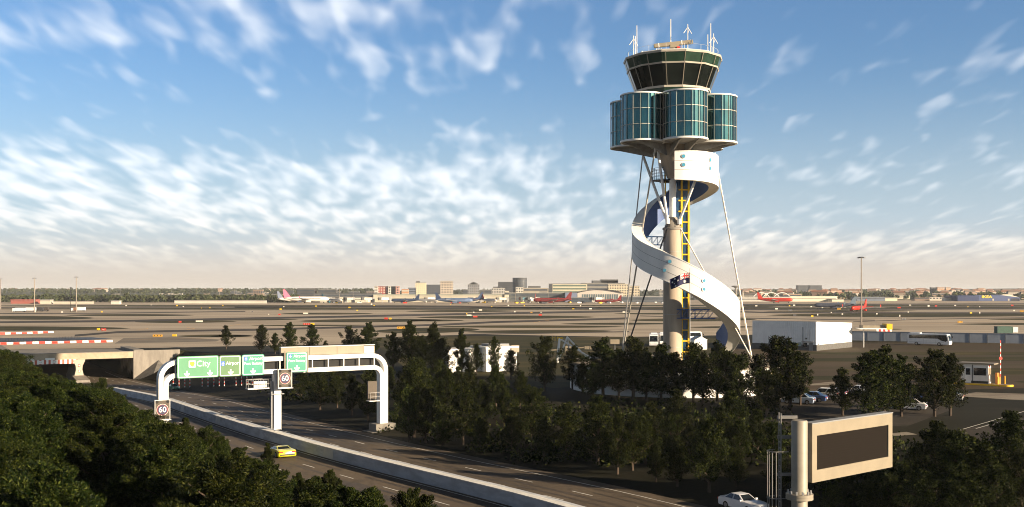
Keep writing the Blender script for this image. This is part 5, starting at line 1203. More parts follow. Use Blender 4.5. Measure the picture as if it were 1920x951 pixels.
MB().lathe([(rr, 0), (rr, hh), (.1, hh+.2)], 28).build('wall', bmat((.085, .09, .10)), t, True)
for i in range(8): MB().lathe([(rr+.08, 14+i*3.1), (rr+.12, 14.8+i*3.1), (rr+.08, 15.6+i*3.1)], 28).build('window_row', M_win, t)
block('apartment_block', 'white slab with dark stripe under the round dark tower', 'building', 967, 981, 538.8, 1900, (.55, .52, .46), floors=4, cols=3); block('car_park_building', 'low beige car park building right of the round tower', 'building', 981, 1028, 540.5, 1850, (.33, .29, .23), floors=3, roof=[(.2, .7, 3.2)], wcol=M_win)
block('office_building', 'cream office with green glass bands right of centre', 'building', 1035, 1101, 533, 1650, (.46, .43, .32), floors=5, wcol=mat('green_glass_band', (.10, .14, .12), .25), roof=[(0, 1, .5)]); block('office_building', 'dark glass end wing of the cream office', 'building', 1029, 1036, 532.5, 1648, (.10, .115, .11), floors=5)
block('office_building', 'broad dark roofed office above the arched hangar', 'building', 1092, 1172, 531.3, 1800, (.20, .19, .17), floors=4, roof=[(.25, .85, 4.2), (.45, .85, 6)]); block('office_building', 'cream office with window grid behind the tower stays', 'building', 1140, 1178, 533.5, 1700, (.52, .45, .33), floors=6, cols=12); block('office_building', 'narrow cream block just right of the tower stays', 'building', 1180, 1199, 536.5, 1750, (.48, .42, .32), floors=5, cols=6)
block('shed', 'pale low shed behind the tower column left side', 'building', 1200, 1245, 556.5, 1600, (.25, .25, .25), floors=1); block('shed', 'long low grey shed left of the arched hangar', 'building', 1028, 1082, 549.5, 1560, (.14, .15, .16), floors=2)
# terminals: long low halls with pale roofs
block('terminal', 'long cream fronted terminal with grey green roof, centre of the airfield', 'terminal', 700, 953, 553, 1470, (.46, .42, .33), depth=60, floors=2, roofc=(.28, .30, .25), ybase=4, winfrac=.25, wcol=mat('terminal_glass', (.12, .13, .13), .3)); block('terminal', 'dark roofed terminal hall behind the pink tailed plane', 'terminal', 588, 706, 551, 1500, (.18, .185, .19), depth=60, floors=2, roofc=(.12, .125, .13)); block('terminal', 'pale pier building in front of the left terminal', 'terminal', 600, 690, 558.5, 1440, (.55, .51, .42), depth=25, floors=1, winfrac=.15)
block('terminal_lounge', 'raised pale control room on the central terminal roof', 'building', 946, 954.5, 546, 1468, (.50, .46, .37), floors=2); block('terminal', 'dark glazed terminal behind the red plane', 'terminal', 955, 1060, 549.8, 1520, (.12, .135, .14), depth=50, floors=2, roofc=(.40, .38, .34)); block('terminal', 'dark blue glazed pier left of the arched hangar', 'terminal', 1070, 1110, 558.8, 1440, (.07, .10, .14), depth=30, floors=1); block('terminal', 'dark pier right of the arched hangar', 'terminal', 1166, 1262, 556.5, 1440, (.12, .14, .17), depth=30, floors=1, roofc=(.3, .3, .3))
# arched roof hangar
Z = 1500; x0, x1 = (1082-960)/F*Z, (1168-960)/F*Z; t = thing('arched_hangar', 'arched roof terminal hall with blue end and pale curved roof', 'hangar', ((x0+x1)/2, Z, 0)); wd = x1-x0
pr_ = [(-wd/2, 0), (-wd/2, 12.5)]+[(-wd/2+wd*i/14, 12.5+4.6*math.sin(PI*(i/14))) for i in range(1, 14)]+[(wd/2, 12.5), (wd/2, 0)]
MB().prism(pr_, 60, M=Matrix(((1, 0, 0, 0), (0, 0, 1, 0), (0, 1, 0, 0), (0, 0, 0, 1)))).build('wall', bmat((.46, .42, .38)), t)
b = MB()
for i in range(16): b.box((-wd/2+8+(wd-16)*i/15, -.2, 6.8), (1.9, .3, 8.0))
b.build('glazing', mat('hangar_glass', (.09, .13, .15), .3), t)
b = MB(); b.grid([[(-wd/2-2+(wd+4)*i/20, -3, 13.2+4.8*math.sin(PI*i/20)), (-wd/2-2+(wd+4)*i/20, 62, 13.2+4.8*math.sin(PI*i/20))] for i in range(21)]); b.build('roof', bmat((.52, .46, .42)), t, True); MB().box((-wd/2-8, 20, 6.5), (17, 40, 13)).build('end_wing', bmat((.14, .17, .26)), t)
# right side: cream terminal, arches, mushroom tower, twin towers, blue store
block('terminal', 'long cream terminal right of the white arches', 'terminal', 1481, 1570, 556.3, 1560, (.66, .60, .46), depth=60, floors=1, winfrac=.10, roofc=(.62, .57, .46)); block('terminal', 'pale grey terminal behind the far red plane', 'terminal', 1380, 1482, 557.7, 1560, (.45, .43, .39), depth=60, floors=2, winfrac=.3, roofc=(.55, .52, .46)); block('terminal_canopy', 'low cream canopy at the right end of the long terminal', 'terminal', 1560, 1582, 561.5, 1540, (.60, .55, .43), depth=20, floors=1, winfrac=.2)
block('shed', 'brown topped building over the cream terminal', 'building', 1468, 1503, 551.5, 1700, (.34, .24, .17), floors=2)
for px, lab in ((1427.5, 'leftmost white arch'), (1446, 'middle white arch of the three'), (1466.5, 'rightmost white arch')):
    Z = 1640; c0 = Vector(((px-960)/F*Z, Z, 0)); t = thing('arch', lab+' rising behind the far red plane', 'arch', c0)
    b = MB(); b.tube([Vector((13.5*math.cos(PI*i/24), 0, 12.7*math.sin(PI*i/24)**.9)) for i in range(25)], .55, 8); b.build('rib', M_white, t, True)
    b = MB()
    for s_ in (-1, 1): b.box((13.5*s_, 0, .5), (2, 2, 1))
    b.build('footing', M_conc2, t)
Z = 1620; t = thing('water_tower', 'mushroom shaped concrete water tower right of the tower stays', 'water tower', ((1379.5-960)/F*Z, Z, 0)); hh = H-(536-HY)*Z/F
MB().lathe([(1.5, 0), (1.3, hh-4), (2.5, hh-2.6)], 20).build('stem', M_conc2, t, True); MB().lathe([(2.5, hh-2.6), (6.2, hh-1.4), (6.3, hh-.3), (5.0, hh), (.1, hh+.2)], 24).build('bowl', M_conc, t, True)
t = thing('storage_tank', 'short pale cylinder tank beside the mushroom water tower', 'tank', ((1391.5-960)/F*Z, Z, 0)); MB().lathe([(2.9, 0), (2.9, H-(548.5-HY)*Z/F), (.1, H-(548-HY)*Z/F)], 20).build('shell', M_conc2, t, True); MB().lathe([(2.95, 12), (3.0, 12.2), (2.95, 12.4)], 20).build('band', M_grey, t)
block('apartment_block', 'left one of the twin dark slabs on the right horizon', 'building', 1495.5, 1515.5, 535.3, 2900, (.12, .125, .14), floors=6, cols=6); block('apartment_block', 'right one of the twin dark slabs on the right horizon', 'building', 1518.5, 1541, 535.3, 2920, (.12, .125, .14), floors=6, cols=6)
block('apartment_block', 'dark end of the orange apartment row on the horizon', 'building', 1745.5, 1756, 539.2, 2900, (.12, .12, .13), floors=4, cols=3); block('apartment_block', 'orange brick apartment block on the right horizon', 'building', 1757.5, 1771, 539.2, 2880, (.44, .24, .14), floors=4, cols=4, wcol=M_winp); block('apartment_block', 'paler orange apartment block, last of its row', 'building', 1773.5, 1782.5, 539.2, 2900, (.48, .29, .18), floors=4, cols=3, wcol=M_winp)
block('shed', 'bright cream shed left of the brown arched roofs', 'building', 1660, 1682.5, 558.6, 1660, (.66, .60, .42), floors=1, winfrac=.08); block('shed', 'low cream shed with flat roof behind the bright one', 'building', 1676, 1706, 554.3, 1900, (.52, .47, .36), floors=1, winfrac=.2)
block('shed', 'long white shed left of the blue store', 'building', 1773, 1801, 558.8, 1650, (.58, .54, .46), floors=1, winfrac=.1); block('shed', 'white fronted shed with dark doors', 'building', 1742, 1773, 557.5, 1700, (.50, .46, .40), floors=1, cols=5); block('shed', 'brown low roofed depot', 'building', 1715, 1743, 558.5, 1690, (.20, .14, .11), floors=1, roofc=(.16, .12, .10)); block('shed', 'blue grey shed behind the near red plane', 'building', 1606, 1660, 557.5, 1650, (.12, .15, .20), floors=1, winfrac=.2)
block('brick_building', 'brown block above the brown depot', 'building', 1748, 1771, 550.5, 1950, (.26, .18, .13), floors=2); block('chimney_block', 'small pale tower block above the blue store', 'building', 1802, 1806.5, 546.3, 2100, (.50, .44, .36), floors=2)
Z = 1640; x0, x1 = (1829-960)/F*Z, (1912-960)/F*Z; wd = x1-x0
t = thing('blue_store', 'big blue retail warehouse with yellow lettering on its front', 'store', ((x0+x1)/2, Z, 0)); zt_ = H-(553.8-HY)*Z/F
MB().prism([(-wd/2, 0), (-wd/2, zt_), (wd*.12, zt_), (wd/2, zt_-3.6), (wd/2, 0)], 60, M=Matrix(((1, 0, 0, 0), (0, 0, 1, 0), (0, 1, 0, 0), (0, 0, 0, 1)))).build('wall', M_blu_w, t)
MB().box((-wd/2-16.5, 12, zt_/2-.2), (32.8, 50, zt_-.4)).build('wing', bmat((.03, .055, .17)), t)
b = MB(); b.add([(wd*.08, 1, zt_+.05), (wd*.14, 1, zt_+1.4), (wd*.26, 1, zt_+1.4), (wd/2, 1, zt_-3.2), (wd*.08, 40, zt_+.05), (wd*.14, 40, zt_+1.4), (wd*.26, 40, zt_+1.4), (wd/2, 40, zt_-3.2)], [(0, 3, 2, 1), (1, 2, 6, 5), (2, 3, 7, 6), (0, 1, 5, 4)]); b.build('roof', bmat((.56, .52, .44)), t)
text_mesh('lettering', 'IKEA', 5.4, mat('letter_yellow', (.80, .62, .04), .5), t, Matrix.Translation((-wd*.245, -.25, zt_-2.5)) @ RX @ Matrix.Diagonal((1.45, 1, 1, 1)), .15, bold=.14)
for x in (-.1, .25): MB().box((wd*x, -.1, 2.0), (2.5, .2, 3.0)).build('entrance', M_winp, t)
b = MB(); 
for i in range(8): b.box((wd*(.31+.025*i), -.15, 2.2), (1.0, .2, 3.6))
b.build('louvre', M_dark, t)
# left edge: sheds under the tree line
block('shed', 'low red roofed shed at far left under the trees', 'building', 20, 68, 562.8, 1300, (.32, .10, .08), floors=1, winfrac=.2, roofc=(.4, .12, .10)); block('shed', 'small pale kiosk shed in front of the tree line at left', 'building', 75, 95, 562.5, 1290, (.55, .50, .42), floors=1, winfrac=.25); block('shed', 'tiny white hut alone before the tree line', 'building', 208, 224, 564.3, 1250, (.56, .52, .46), floors=1, winfrac=.2)
block('boundary_wall', 'long low white wall under the far trees at left', 'wall', 327, 500, 563.8, 1330, (.52, .48, .42), depth=1, floors=1, winfrac=.06); block('boundary_wall', 'pale low wall at the far left beside the shed', 'wall', 100, 175, 565.3, 1290, (.52, .46, .38), depth=1, floors=1, winfrac=.06)
for i, (x0, x1, yt, c) in enumerate(((195, 220, 551.3, (.42, .37, .31)), (250, 264, 551.6, (.50, .40, .30)), (298, 336, 550.3, (.46, .41, .34)), (382, 392, 550.8, (.46, .30, .2)), (402, 415, 551.5, (.38, .26, .18)), (424, 438, 552, (.34, .22, .16)))):
    block('apartment_block', ('pale low flats far left', 'small tan flats left', 'long pale flats', 'narrow orange flats', 'brown flats', 'reddish flats')[i]+' showing above the left tree line', 'building', x0, x1, yt, 2700, c, floors=2, cols=6, ybase=6)
# apron vehicles at left
def truck(px, py, c, lab, L=8, cab=True, box=True):
    q = G(px, py); t = thing('truck', lab, 'truck', q, 0)
    MB().box((.9 if cab else 0, 0, 2.0), (L-2 if cab else L, 2.5, 2.4)).build('cargo_box', bmat(c), t, bevel=.05)
    if cab: MB().box((-L/2+.8, 0, 1.6), (1.8, 2.4, 2.4)).build('cab', M_white, t, bevel=.1); MB().box((-L/2-.12, 0, 2.2), (.05, 2.0, .9)).build('windscreen', M_glassd, t)
    MB().box((0, 0, .75), (L, 2.2, .25)).build('chassis', M_dark, t)
    for x in (-L/2+1, L/2-1.2):
        for y in (-1.1, 1.1): wheel(t, x, y, .5, .3)
    return t
truck(36, 585.2, (.62, .66, .68), 'white box building sized truck at far left', 9); truck(56, 584.5, (.60, .62, .64), 'white tanker truck beside the left mast', 9); truck(73, 584.3, (.06, .06, .07), 'dark truck right of the white tanker', 7); truck(84, 584, (.10, .08, .07), 'brown dark trailer at the end of the truck line', 6, False); truck(149, 584, (.60, .66, .72), 'pale blue tanker truck at the foot of the tallest left mast', 9); truck(139, 584.3, (.25, .12, .07), 'small rusty loader at the mast foot', 4)
q = G(1798, 627); t = thing('equipment_cabin', 'dark green skip cabin on the concrete behind the perimeter wall', 'container', (q.x, 355, 0), 0); MB().box((0, 0, 3.0), (5, 2.5, 2.2)).build('body', mat('skip_green', (.04, .09, .07), .6), t); MB().box((3.6, 0, 3.0), (1.6, 2.2, 1.8)).build('end_unit', M_white2, t); MB().box((.6, 0, 1.0), (7, 2.0, 2.0)).build('base', M_conc, t)

# ------------------------------------------------------------------ aircraft
def plane(px, py, L, heading, colors, label, tail=None, eng=None, span=None):
    """heading: direction of the nose in the ground plane, radians from +X."""
    q = G(px, py); t = thing('airliner', label, 'aeroplane', q, heading)
    bc_, tc_, ec = colors; r = L*.053; zc = r*1.75
    prof = [(.0, 0), (.35, .01), (.7, .035), (.93, .08), (1, .14), (1, .62), (.85, .75), (.55, .88), (.28, .97), (.05, 1.0)]
    b = MB(); rows = []
    for rr, u in prof:
        x = L*(.5-u); up = r*.35*max(0, (u-.62)/.38)
        rows.append([(x, r*rr*math.cos(2*PI*k_/16), zc+up+r*rr*math.sin(2*PI*k_/16)) for k_ in range(17)])
    b.grid(rows); b.build('fuselage', bc_, t, True, merge=True)
    for s_ in (-1, 1):
        sp_n = (span or L*.95)/2
        w_ = [(.10*L, s_*r*.7), (-.02*L, s_*r*.7), (-.09*L, s_*sp_n*.45), (-.17*L, s_*sp_n), (-.12*L, s_*sp_n), (-.02*L, s_*sp_n*.40)]
        w_ = [(.09*L, s_*r*.6), (-.12*L, s_*sp_n), (-.16*L, s_*sp_n), (-.10*L, s_*sp_n*.38), (-.10*L, s_*r*.6)]
        b = MB(); n_ = len(w_)
        top_ = [(x, y, zc-r*.35+abs(y)*.09+.12) for x, y in w_]; bot = [(x, y, zc-r*.35+abs(y)*.09-.22) for x, y in w_]
        b.add(top_+bot, [tuple(range(n_)) if s_ < 0 else tuple(range(n_))[::-1], tuple(range(n_, 2*n_))[::-1] if s_ < 0 else tuple(range(n_, 2*n_))]+[(i, (i+1) % n_, n_+(i+1) % n_, n_+i) for i in range(n_)]); wg = b.build('wing', M_grey if bc_ is not M_dark else M_dark, t)
        MB().box((-.145*L, s_*sp_n, zc-r*.35+sp_n*.09+.9), (1.3, .15, 1.9)).build('winglet', tc_, wg)
        MB().cyl((.10*L, s_*sp_n*.36, zc-r*1.0), (-.01*L, s_*sp_n*.36, zc-r*.95), r*.52, r*.38, 14).build('engine', ec, t, True)
        h_ = [(-.40*L, s_*r*.3), (-.47*L, s_*L*.17), (-.495*L, s_*L*.17), (-.475*L, s_*r*.2)]
        b = MB(); b.add([(x, y, zc+r*.6) for x, y in h_]+[(x, y, zc+r*.6-.2) for x, y in h_], [(0, 1, 2, 3), (7, 6, 5, 4), (0, 4, 5, 1), (1, 5, 6, 2), (2, 6, 7, 3)]); b.build('tailplane', tc_, t)
        b = MB(); b.box((0, s_*(r+.005)*.985, zc+r*.22), (L*.62, .05, r*.16)); b.build('window_row', M_dark, t)
        MB().cyl((-.03*L, s_*r*1.1-.3, r*.35), (-.03*L, s_*r*1.1+.3, r*.35), r*.32, n=12).build('wheel', M_tyre, t); MB().cyl((-.03*L, s_*r*1.1, r*.3), (-.03*L, s_*r*.9, zc-r*.5), .2, n=6).build('gear_strut', M_steel, t)
    MB().cyl((.38*L, -.3, r*.28), (.38*L, .3, r*.28), r*.26, n=12).build('wheel', M_tyre, t); MB().cyl((.38*L, 0, r*.3), (.38*L, 0, zc-r*.6), .16, n=6).build('gear_strut', M_steel, t)
    fin = [(-.33*L, zc+r*.9), (-.455*L, zc+r*.9+L*.16), (-.50*L, zc+r*.9+L*.16), (-.475*L, zc+r*.5)]
    MB().prism(fin, .45, M=Matrix(((1, 0, 0, 0), (0, 0, -1, .22), (0, 1, 0, 0), (0, 0, 0, 1)))).build('tail_fin', tc_, t)
    b = MB(); b.box((.455*L, 0, zc+r*.42), (L*.02, r*1.1, r*.25)); b.build('cockpit_window', M_black, t)
    return t
M_pw = mat('plane_white', (.68, .64, .58), .35, var=.04); M_pr = mat('plane_red', (.48, .030, .014), .35, var=.06); M_prd = mat('plane_dark_red', (.20, .022, .022), .4, var=.06); M_pn = mat('plane_navy', (.035, .06, .13), .4, var=.08); M_pk = mat('tail_pink', (.62, .16, .26), .4); M_pgd = mat('plane_grey_blue', (.075, .085, .12), .4, var=.1); M_ptl = mat('plane_teal', (.02, .13, .18), .4); M_pgr = mat('tail_grey_blue', (.17, .22, .27), .4); M_pblu = mat('plane_blue_white', (.14, .20, .33), .4, var=.3, scale=.1)
plane(574, 568.6, 58, R(12), (M_pw, M_pk, M_pw), 'white airliner with pink tail parked at the left pier'); plane(553, 567.8, 50, R(35), (M_pw, M_pn, M_pn), 'airliner whose dark blue tail shows beside the pink tail'); plane(622, 568.2, 40, R(-40), (M_pw, M_ptl, M_ptl), 'white airliner with teal tail between the left jet bridges')
plane(760, 568.4, 38, R(168), (M_pn, M_pn, M_pn), 'small navy airliner at the central terminal left end'); plane(851, 569.8, 46, R(-6), (M_pblu, M_pn, M_pblu), 'blue airliner with red tipped tail right of the cream tower'); plane(873, 568.3, 46, R(190), (M_pn, M_pn, M_pn), 'airliner showing a dark tail right of the blue airliner'); plane(800, 568, 36, R(-30), (M_pw, M_pw, M_pw), 'plain white airliner left of the blue airliner')
plane(1036, 569.3, 48, R(176), (M_prd, M_prd, M_prd), 'dark red airliner with tail to the right below the cream office'); plane(1140, 569, 34, R(178), (M_prd, M_prd, M_prd), 'dark red airliner half hidden before the arched hangar'); plane(917, 568.5, 38, R(-60), (M_pw, M_prd, M_pw), 'white airliner with red tail at the central terminal right end'); plane(1000, 567.8, 40, R(-100), (M_pw, M_prd, M_pw), 'airliner end on with a red tail left of the dark red one')
plane(1453, 568.3, 45, R(-8), (M_pr, M_pr, M_pr), 'bright red airliner in front of the white arches'); plane(1566, 579.3, 36, R(172), (M_pgd, M_pgr, M_pgd), 'dark grey blue airliner taxiing left'); plane(1611, 584.5, 31, R(232), (M_pr, M_pr, M_pr), 'bright red airliner nearest the camera, nose towards the left')
# jet bridges along the piers
for px, c_, lab in ((610, M_cream2, 'cream jet bridge right of the pink tailed plane'), (640, M_cream2, 'cream jet bridge under the right twin grey block'), (655, M_winp, 'short pale jet bridge with teal end at the left pier'), (690, M_cream2, 'cream jet bridge at the right end of the left pier'), (722, M_pw, 'white jet bridge below the red hotel'), (808, M_pw, 'white jet bridge right of the navy airliner'), (893, M_pw, 'white jet bridge at the nose of the blue plane'), (903, M_cream2, 'cream jet bridge beside the blue plane'), (942, M_cream2, 'cream jet bridge under the roof lounge'), (985, M_ptl, 'teal ended jet bridge left of the dark red airliner'), (1000, M_pw, 'white jet bridge touching the dark red airliner'), (1114, M_ptl, 'teal jet bridge in front of the arched hangar'), (1122, M_pw, 'white jet bridge in front of the arched hangar')):
    q = G(px, 567.5); t = thing('jet_bridge', lab, 'jet bridge', q, R(rnd.uniform(20, 60))); MB().box((0, 0, 5.2), (15, 3.2, 3.0)).build('tunnel', c_, t); MB().cyl((7, 0, 0), (7, 0, 7), 2.3, n=12).build('rotunda', M_grey, t); MB().box((-7.5, 0, 5.0), (3.5, 4, 3.8)).build('cab', M_dark, t)
    b = MB(); b.cyl((-4, -1.2, 0), (-4, -1.2, 4), .3, n=6); b.cyl((-4, 1.2, 0), (-4, 1.2, 4), .3, n=6); b.build('leg', M_steel, t)
for i in range(26):
    px = rnd.uniform(530, 1250); q = G(px, 568.6+rnd.uniform(0, 1.2)); o = thing('service_vehicle', 'small ground service vehicle near the distant aircraft stands', 'service vehicle', q, rnd.uniform(0, 6), 'ground service vehicles near the distant aircraft stands'); c_ = rnd.choice((M_white, M_yel, M_dark, M_bus, M_red)); MB().box((0, 0, 1.2), (5, 2.2, 1.6)).build('body', c_, o); MB().box((-1.6, 0, 2.3), (1.6, 2.0, .8)).build('cab', M_glassd, o)

# suburb roofs on the right and behind the terminals
hm = [bmat(c) for c in ((.34, .26, .20), (.42, .34, .27), (.28, .19, .15), (.46, .41, .35), (.22, .20, .19), (.38, .25, .18))]
hr = [bmat(c) for c in ((.26, .13, .09), (.20, .16, .14), (.32, .19, .13))]
for i in range(190):
    px = rnd.uniform(1385, 1935) if i < 150 else rnd.uniform(0, 560); Z = rnd.uniform(1900, 5200) if i < 150 else rnd.uniform(3800, 5200); x = (px-960)/F*Z
    hill = 3+11*min(1, (Z-1900)/2500); wd = rnd.uniform(12, 34); hh = rnd.uniform(5, 11)
    b = MB(); b.cur = 0; b.box((0, 0, hh/2-4), (wd, 12, hh+8)); b.cur = 1; b.add([(-wd/2-.5, -6.5, hh), (wd/2+.5, -6.5, hh), (wd/2+.5, 6.5, hh), (-wd/2-.5, 6.5, hh), (-wd/2+3, 0, hh+3), (wd/2-3, 0, hh+3)], [(0, 1, 5, 4), (1, 2, 5), (2, 3, 4, 5), (3, 0, 4)])
    o = b.build('house', [rnd.choice(hm), rnd.choice(hr)], loc=(x, Z, hill), rz=rnd.uniform(-.4, .4))
    tag(o, 'small tiled roof house among trees of the right hand suburb' if i < 150 else 'small house in the far woods on the left horizon', 'house', 'houses of the right hand suburb' if i < 150 else 'houses in the far left woods')
for i in range(34):
    a_, b_ = rnd.choice(((430, 560), (540, 720), (860, 1035), (1040, 1200), (1200, 1380))); px = rnd.uniform(a_, b_); w_ = rnd.uniform(8, 26)
    o = block('office_block', 'low grey block in the hazy cluster behind the terminals', 'building', px, px+w_, rnd.uniform(543.5, 549.5), rnd.uniform(1750, 2500), rnd.choice(((.10, .105, .115), (.16, .155, .15), (.24, .22, .19), (.13, .14, .16), (.20, .15, .12))), floors=2, cols=rnd.choice((0, 5, 7)))
    o['group'] = 'low blocks in the hazy cluster behind the terminals'
# low hills carrying the suburb and woods
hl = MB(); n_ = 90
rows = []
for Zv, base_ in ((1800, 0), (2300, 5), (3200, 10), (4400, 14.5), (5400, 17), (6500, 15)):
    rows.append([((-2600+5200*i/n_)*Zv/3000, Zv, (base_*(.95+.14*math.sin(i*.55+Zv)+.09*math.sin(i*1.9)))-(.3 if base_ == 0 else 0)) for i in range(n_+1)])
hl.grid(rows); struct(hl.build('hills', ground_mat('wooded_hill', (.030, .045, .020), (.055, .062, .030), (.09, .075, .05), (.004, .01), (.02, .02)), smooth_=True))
hb2 = MB(); hb2.grid([[(2600+i*180, 9500, -2), (2600+i*180, 9500, 36*math.sin(min(1, i/14)*PI/2)+3*math.sin(i*.7)), (2600+i*180, 11500, 30)] for i in range(45)]); struct(hb2.build('hills', M_grass, smooth_=True))
# ------------------------------------------------------------------ foliage
def leaf_mat(name, c1, c2, c3):
    m = bpy.data.materials.new(name); m.use_nodes = True; t = m.node_tree; p = t.nodes['Principled BSDF']
    p.inputs['Roughness'].default_value = .55; p.inputs['Specular IOR Level'].default_value = .08
    g = t.nodes.new('ShaderNodeNewGeometry'); oi = t.nodes.new('ShaderNodeObjectInfo'); n = t.nodes.new('ShaderNodeTexNoise'); n.inputs['Scale'].default_value = .9; n.inputs['Detail'].default_value = 3
    t.links.new(g.outputs['Position'], n.inputs[0])
    a = mixc(smooth(n.outputs[0], .35, .65, tree=t), c1, c2, tree=t); a = mixc(smooth(g.outputs['Random Per Island'], .50, 1.05, tree=t), a, c3, tree=t)
    hv = t.nodes.new('ShaderNodeHueSaturation'); t.links.new(a, hv.inputs['Color']); t.links.new(mth('MULTIPLY_ADD', oi.outputs['Random'], .5, .75, tree=t), hv.inputs['Value']); t.links.new(mth('MULTIPLY_ADD', oi.outputs['Random'], .03, .485, tree=t), hv.inputs['Hue'])
    t.links.new(hv.outputs[0], p.inputs['Base Color'])
    tr = t.nodes.new('ShaderNodeBsdfTranslucent'); t.links.new(hv.outputs[0], tr.inputs[0]); mx = t.nodes.new('ShaderNodeMixShader'); mx.inputs[0].default_value = .10
    t.links.new(p.outputs[0], mx.inputs[1]); t.links.new(tr.outputs[0], mx.inputs[2]); t.links.new(mx.outputs[0], t.nodes['Material Output'].inputs[0]); return m
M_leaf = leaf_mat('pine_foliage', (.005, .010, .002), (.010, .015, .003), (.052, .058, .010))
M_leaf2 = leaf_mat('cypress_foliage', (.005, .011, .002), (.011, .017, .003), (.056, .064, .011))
M_bark = mat('bark', (.060, .042, .030), .9, var=.25, scale=3, stretch=(1, 1, .2), bump=.4)
def sph(r_): 
    z = r_.uniform(-1, 1); a = r_.uniform(0, 2*PI); q = math.sqrt(1-z*z); return np.array((q*math.cos(a), q*math.sin(a), z))
def make_tree(seed, h, rad, nclump, nleaf, lsz, trunk_h, leafm, spray=1.9, shape=1.0, csz=1.0, lean=0.0):
    r_ = random.Random(seed); R_ = np.random.default_rng(seed)
    root = bpy.data.objects.new('pine_tree', None); COL.objects.link(root)
    b = MB(); pts = [(0, 0, -.6)]; k_ = 6
    for i in range(1, k_+1): pts.append((lean*h*(i/k_)**2+r_.uniform(-.08, .08), r_.uniform(-.08, .08), h*.88*i/k_))
    r0 = .028*h
    for i in range(k_): b.cyl(pts[i], pts[i+1], r0*(1-.85*i/k_), r0*(1-.85*(i+1)/k_), 7)
    cl_ = []; ph = [r_.uniform(0, 6.28) for _ in range(4)]
    for j in range(nclump):
        u = (j+.5)/nclump; z = trunk_h+(h-trunk_h)*u**.92
        a = j*2.39996+r_.uniform(-.5, .5)
        env = rad*shape_fn(u, shape)*(1+.30*math.sin(2*a+5*u+ph[0])+.24*math.sin(3*a-11*u+ph[1]))*r_.uniform(.72, 1.22)
        rr = env*(math.sqrt(r_.uniform(.45, 1.0)) if j % 3 else r_.uniform(.05, .5)); tx = lean*h*(z/h)**2
        c = (tx+rr*math.cos(a), rr*math.sin(a), z+r_.uniform(-.35, .35)+(.25 if j % 3 else 0)); cl_.append((c, a, u))
        if j % 2 == 0 and rr > .3: b.cyl((tx*.9, 0, max(.6, z-rr*.55)), c, .012*h*(1-u*.6)+.01, .012, 5)
    for j in range(7): cl_.append(((lean*h+r_.uniform(-.12, .12), r_.uniform(-.12, .12), h*(.86+.15*j/6)), r_.uniform(0, 6.28), 1.0+.12*j))
    b.build('trunk', M_bark, root, True)
    V = []; 
    for (c, a, u) in cl_:
        s_ = csz*rad*r_.uniform(.20, .42)*(1.0-.40*u); n_ = int(nleaf*r_.uniform(.7, 1.2))
        d = R_.normal(size=(n_, 3)); d /= np.linalg.norm(d, axis=1)[:, None]
        rad_ = s_*R_.uniform(.25, 1.0, size=(n_, 1))**.6
        el_ = (d @ np.array((math.cos(a)*.8, math.sin(a)*.8, .6)))[:, None]; pos = np.array(c)+d*rad_*np.array((.95, .95, .85))+el_*rad_*.55*np.array((math.cos(a)*.8, math.sin(a)*.8, .6))
        axis_ = d*.5+np.array((math.cos(a)*.3, math.sin(a)*.3, .35))+R_.normal(size=(n_, 3))*.6; axis_ /= np.linalg.norm(axis_, axis=1)[:, None]
        side = np.cross(axis_, R_.normal(size=(n_, 3))); side /= np.linalg.norm(side, axis=1)[:, None]+1e-9
        L = lsz*R_.uniform(.6, 1.35, size=(n_, 1)); W = L/spray
        V.append(np.stack([pos-axis_*L*.5, pos+side*W*.5, pos+axis_*L*.6, pos-side*W*.5], 1))
    V = np.concatenate(V).reshape(-1, 3); nq = len(V)//4
    me = bpy.data.meshes.new('crown'); me.vertices.add(len(V)); me.vertices.foreach_set('co', V.ravel().astype(np.float32)); me.loops.add(len(V)); me.loops.foreach_set('vertex_index', np.arange(len(V), dtype=np.int32))
    me.polygons.add(nq); me.polygons.foreach_set('loop_start', np.arange(0, len(V), 4, dtype=np.int32)); me.materials.append(leafm); me.update(calc_edges=True)
    o = bpy.data.objects.new('crown', me); COL.objects.link(o); o.parent = root; root['h'] = h
    return root
def shape_fn(u, s):
    if s > 1.2: return (s-.4)*((1-u)**.62*min(1, .55+u*2.2)+.06)
    return (math.sin(PI*min(1, (u*.80+.20))**.95)**.75*(1-.12*u)+.10)*s
PROTO = [make_tree(11+i, 8.0, 1.85+.3*(i % 3), 72, 190, .205, 1.6+.3*(i % 2), M_leaf, 1.7, (1.0, 1.5, 1.0, 1.55, .95, 1.45)[i], 1.0, (-.02, .03, 0, .02, -.04, .0)[i]) for i in range(6)]
FGP = [make_tree(51+i, 8.5, 2.3+.2*i, 150, 850, .115, .8, M_leaf2, 2.8, (1.55, 1.05, 1.5, 1.6, 1.1)[i], .62) for i in range(5)]
used = set()
def plant(P_, loc, hh, label, group, wide=1.0, cat='tree'):
    i = rnd.randrange(len(P_)); src = P_[i]; key = src.name
    if key not in used: t = src; used.add(key)
    else: t = copy_tree(src)
    s_ = hh/src['h']; t.location = loc; t.rotation_euler.z = rnd.uniform(0, 6.28); t.scale = (s_*wide, s_*wide, s_)
    tag(t, label, cat, group); return t
def tree_px(px, yb, yt, label, group, wide=1.0, P_=None):
    p_ = terrain_hit(px, yb); hh = (yb-yt)*p_.y/F*1.02; return plant(P_ or PROTO, p_-Vector((0, 0, .1)), hh, label, group, wide)
G1 = 'trees along the far edge of the motorway cutting'; G2 = 'trees around the foot of the tower'; G3 = 'trees in the shaded wood below the tower'; G4 = 'trees beside the car park'; G5 = 'trees of the near left roadside'
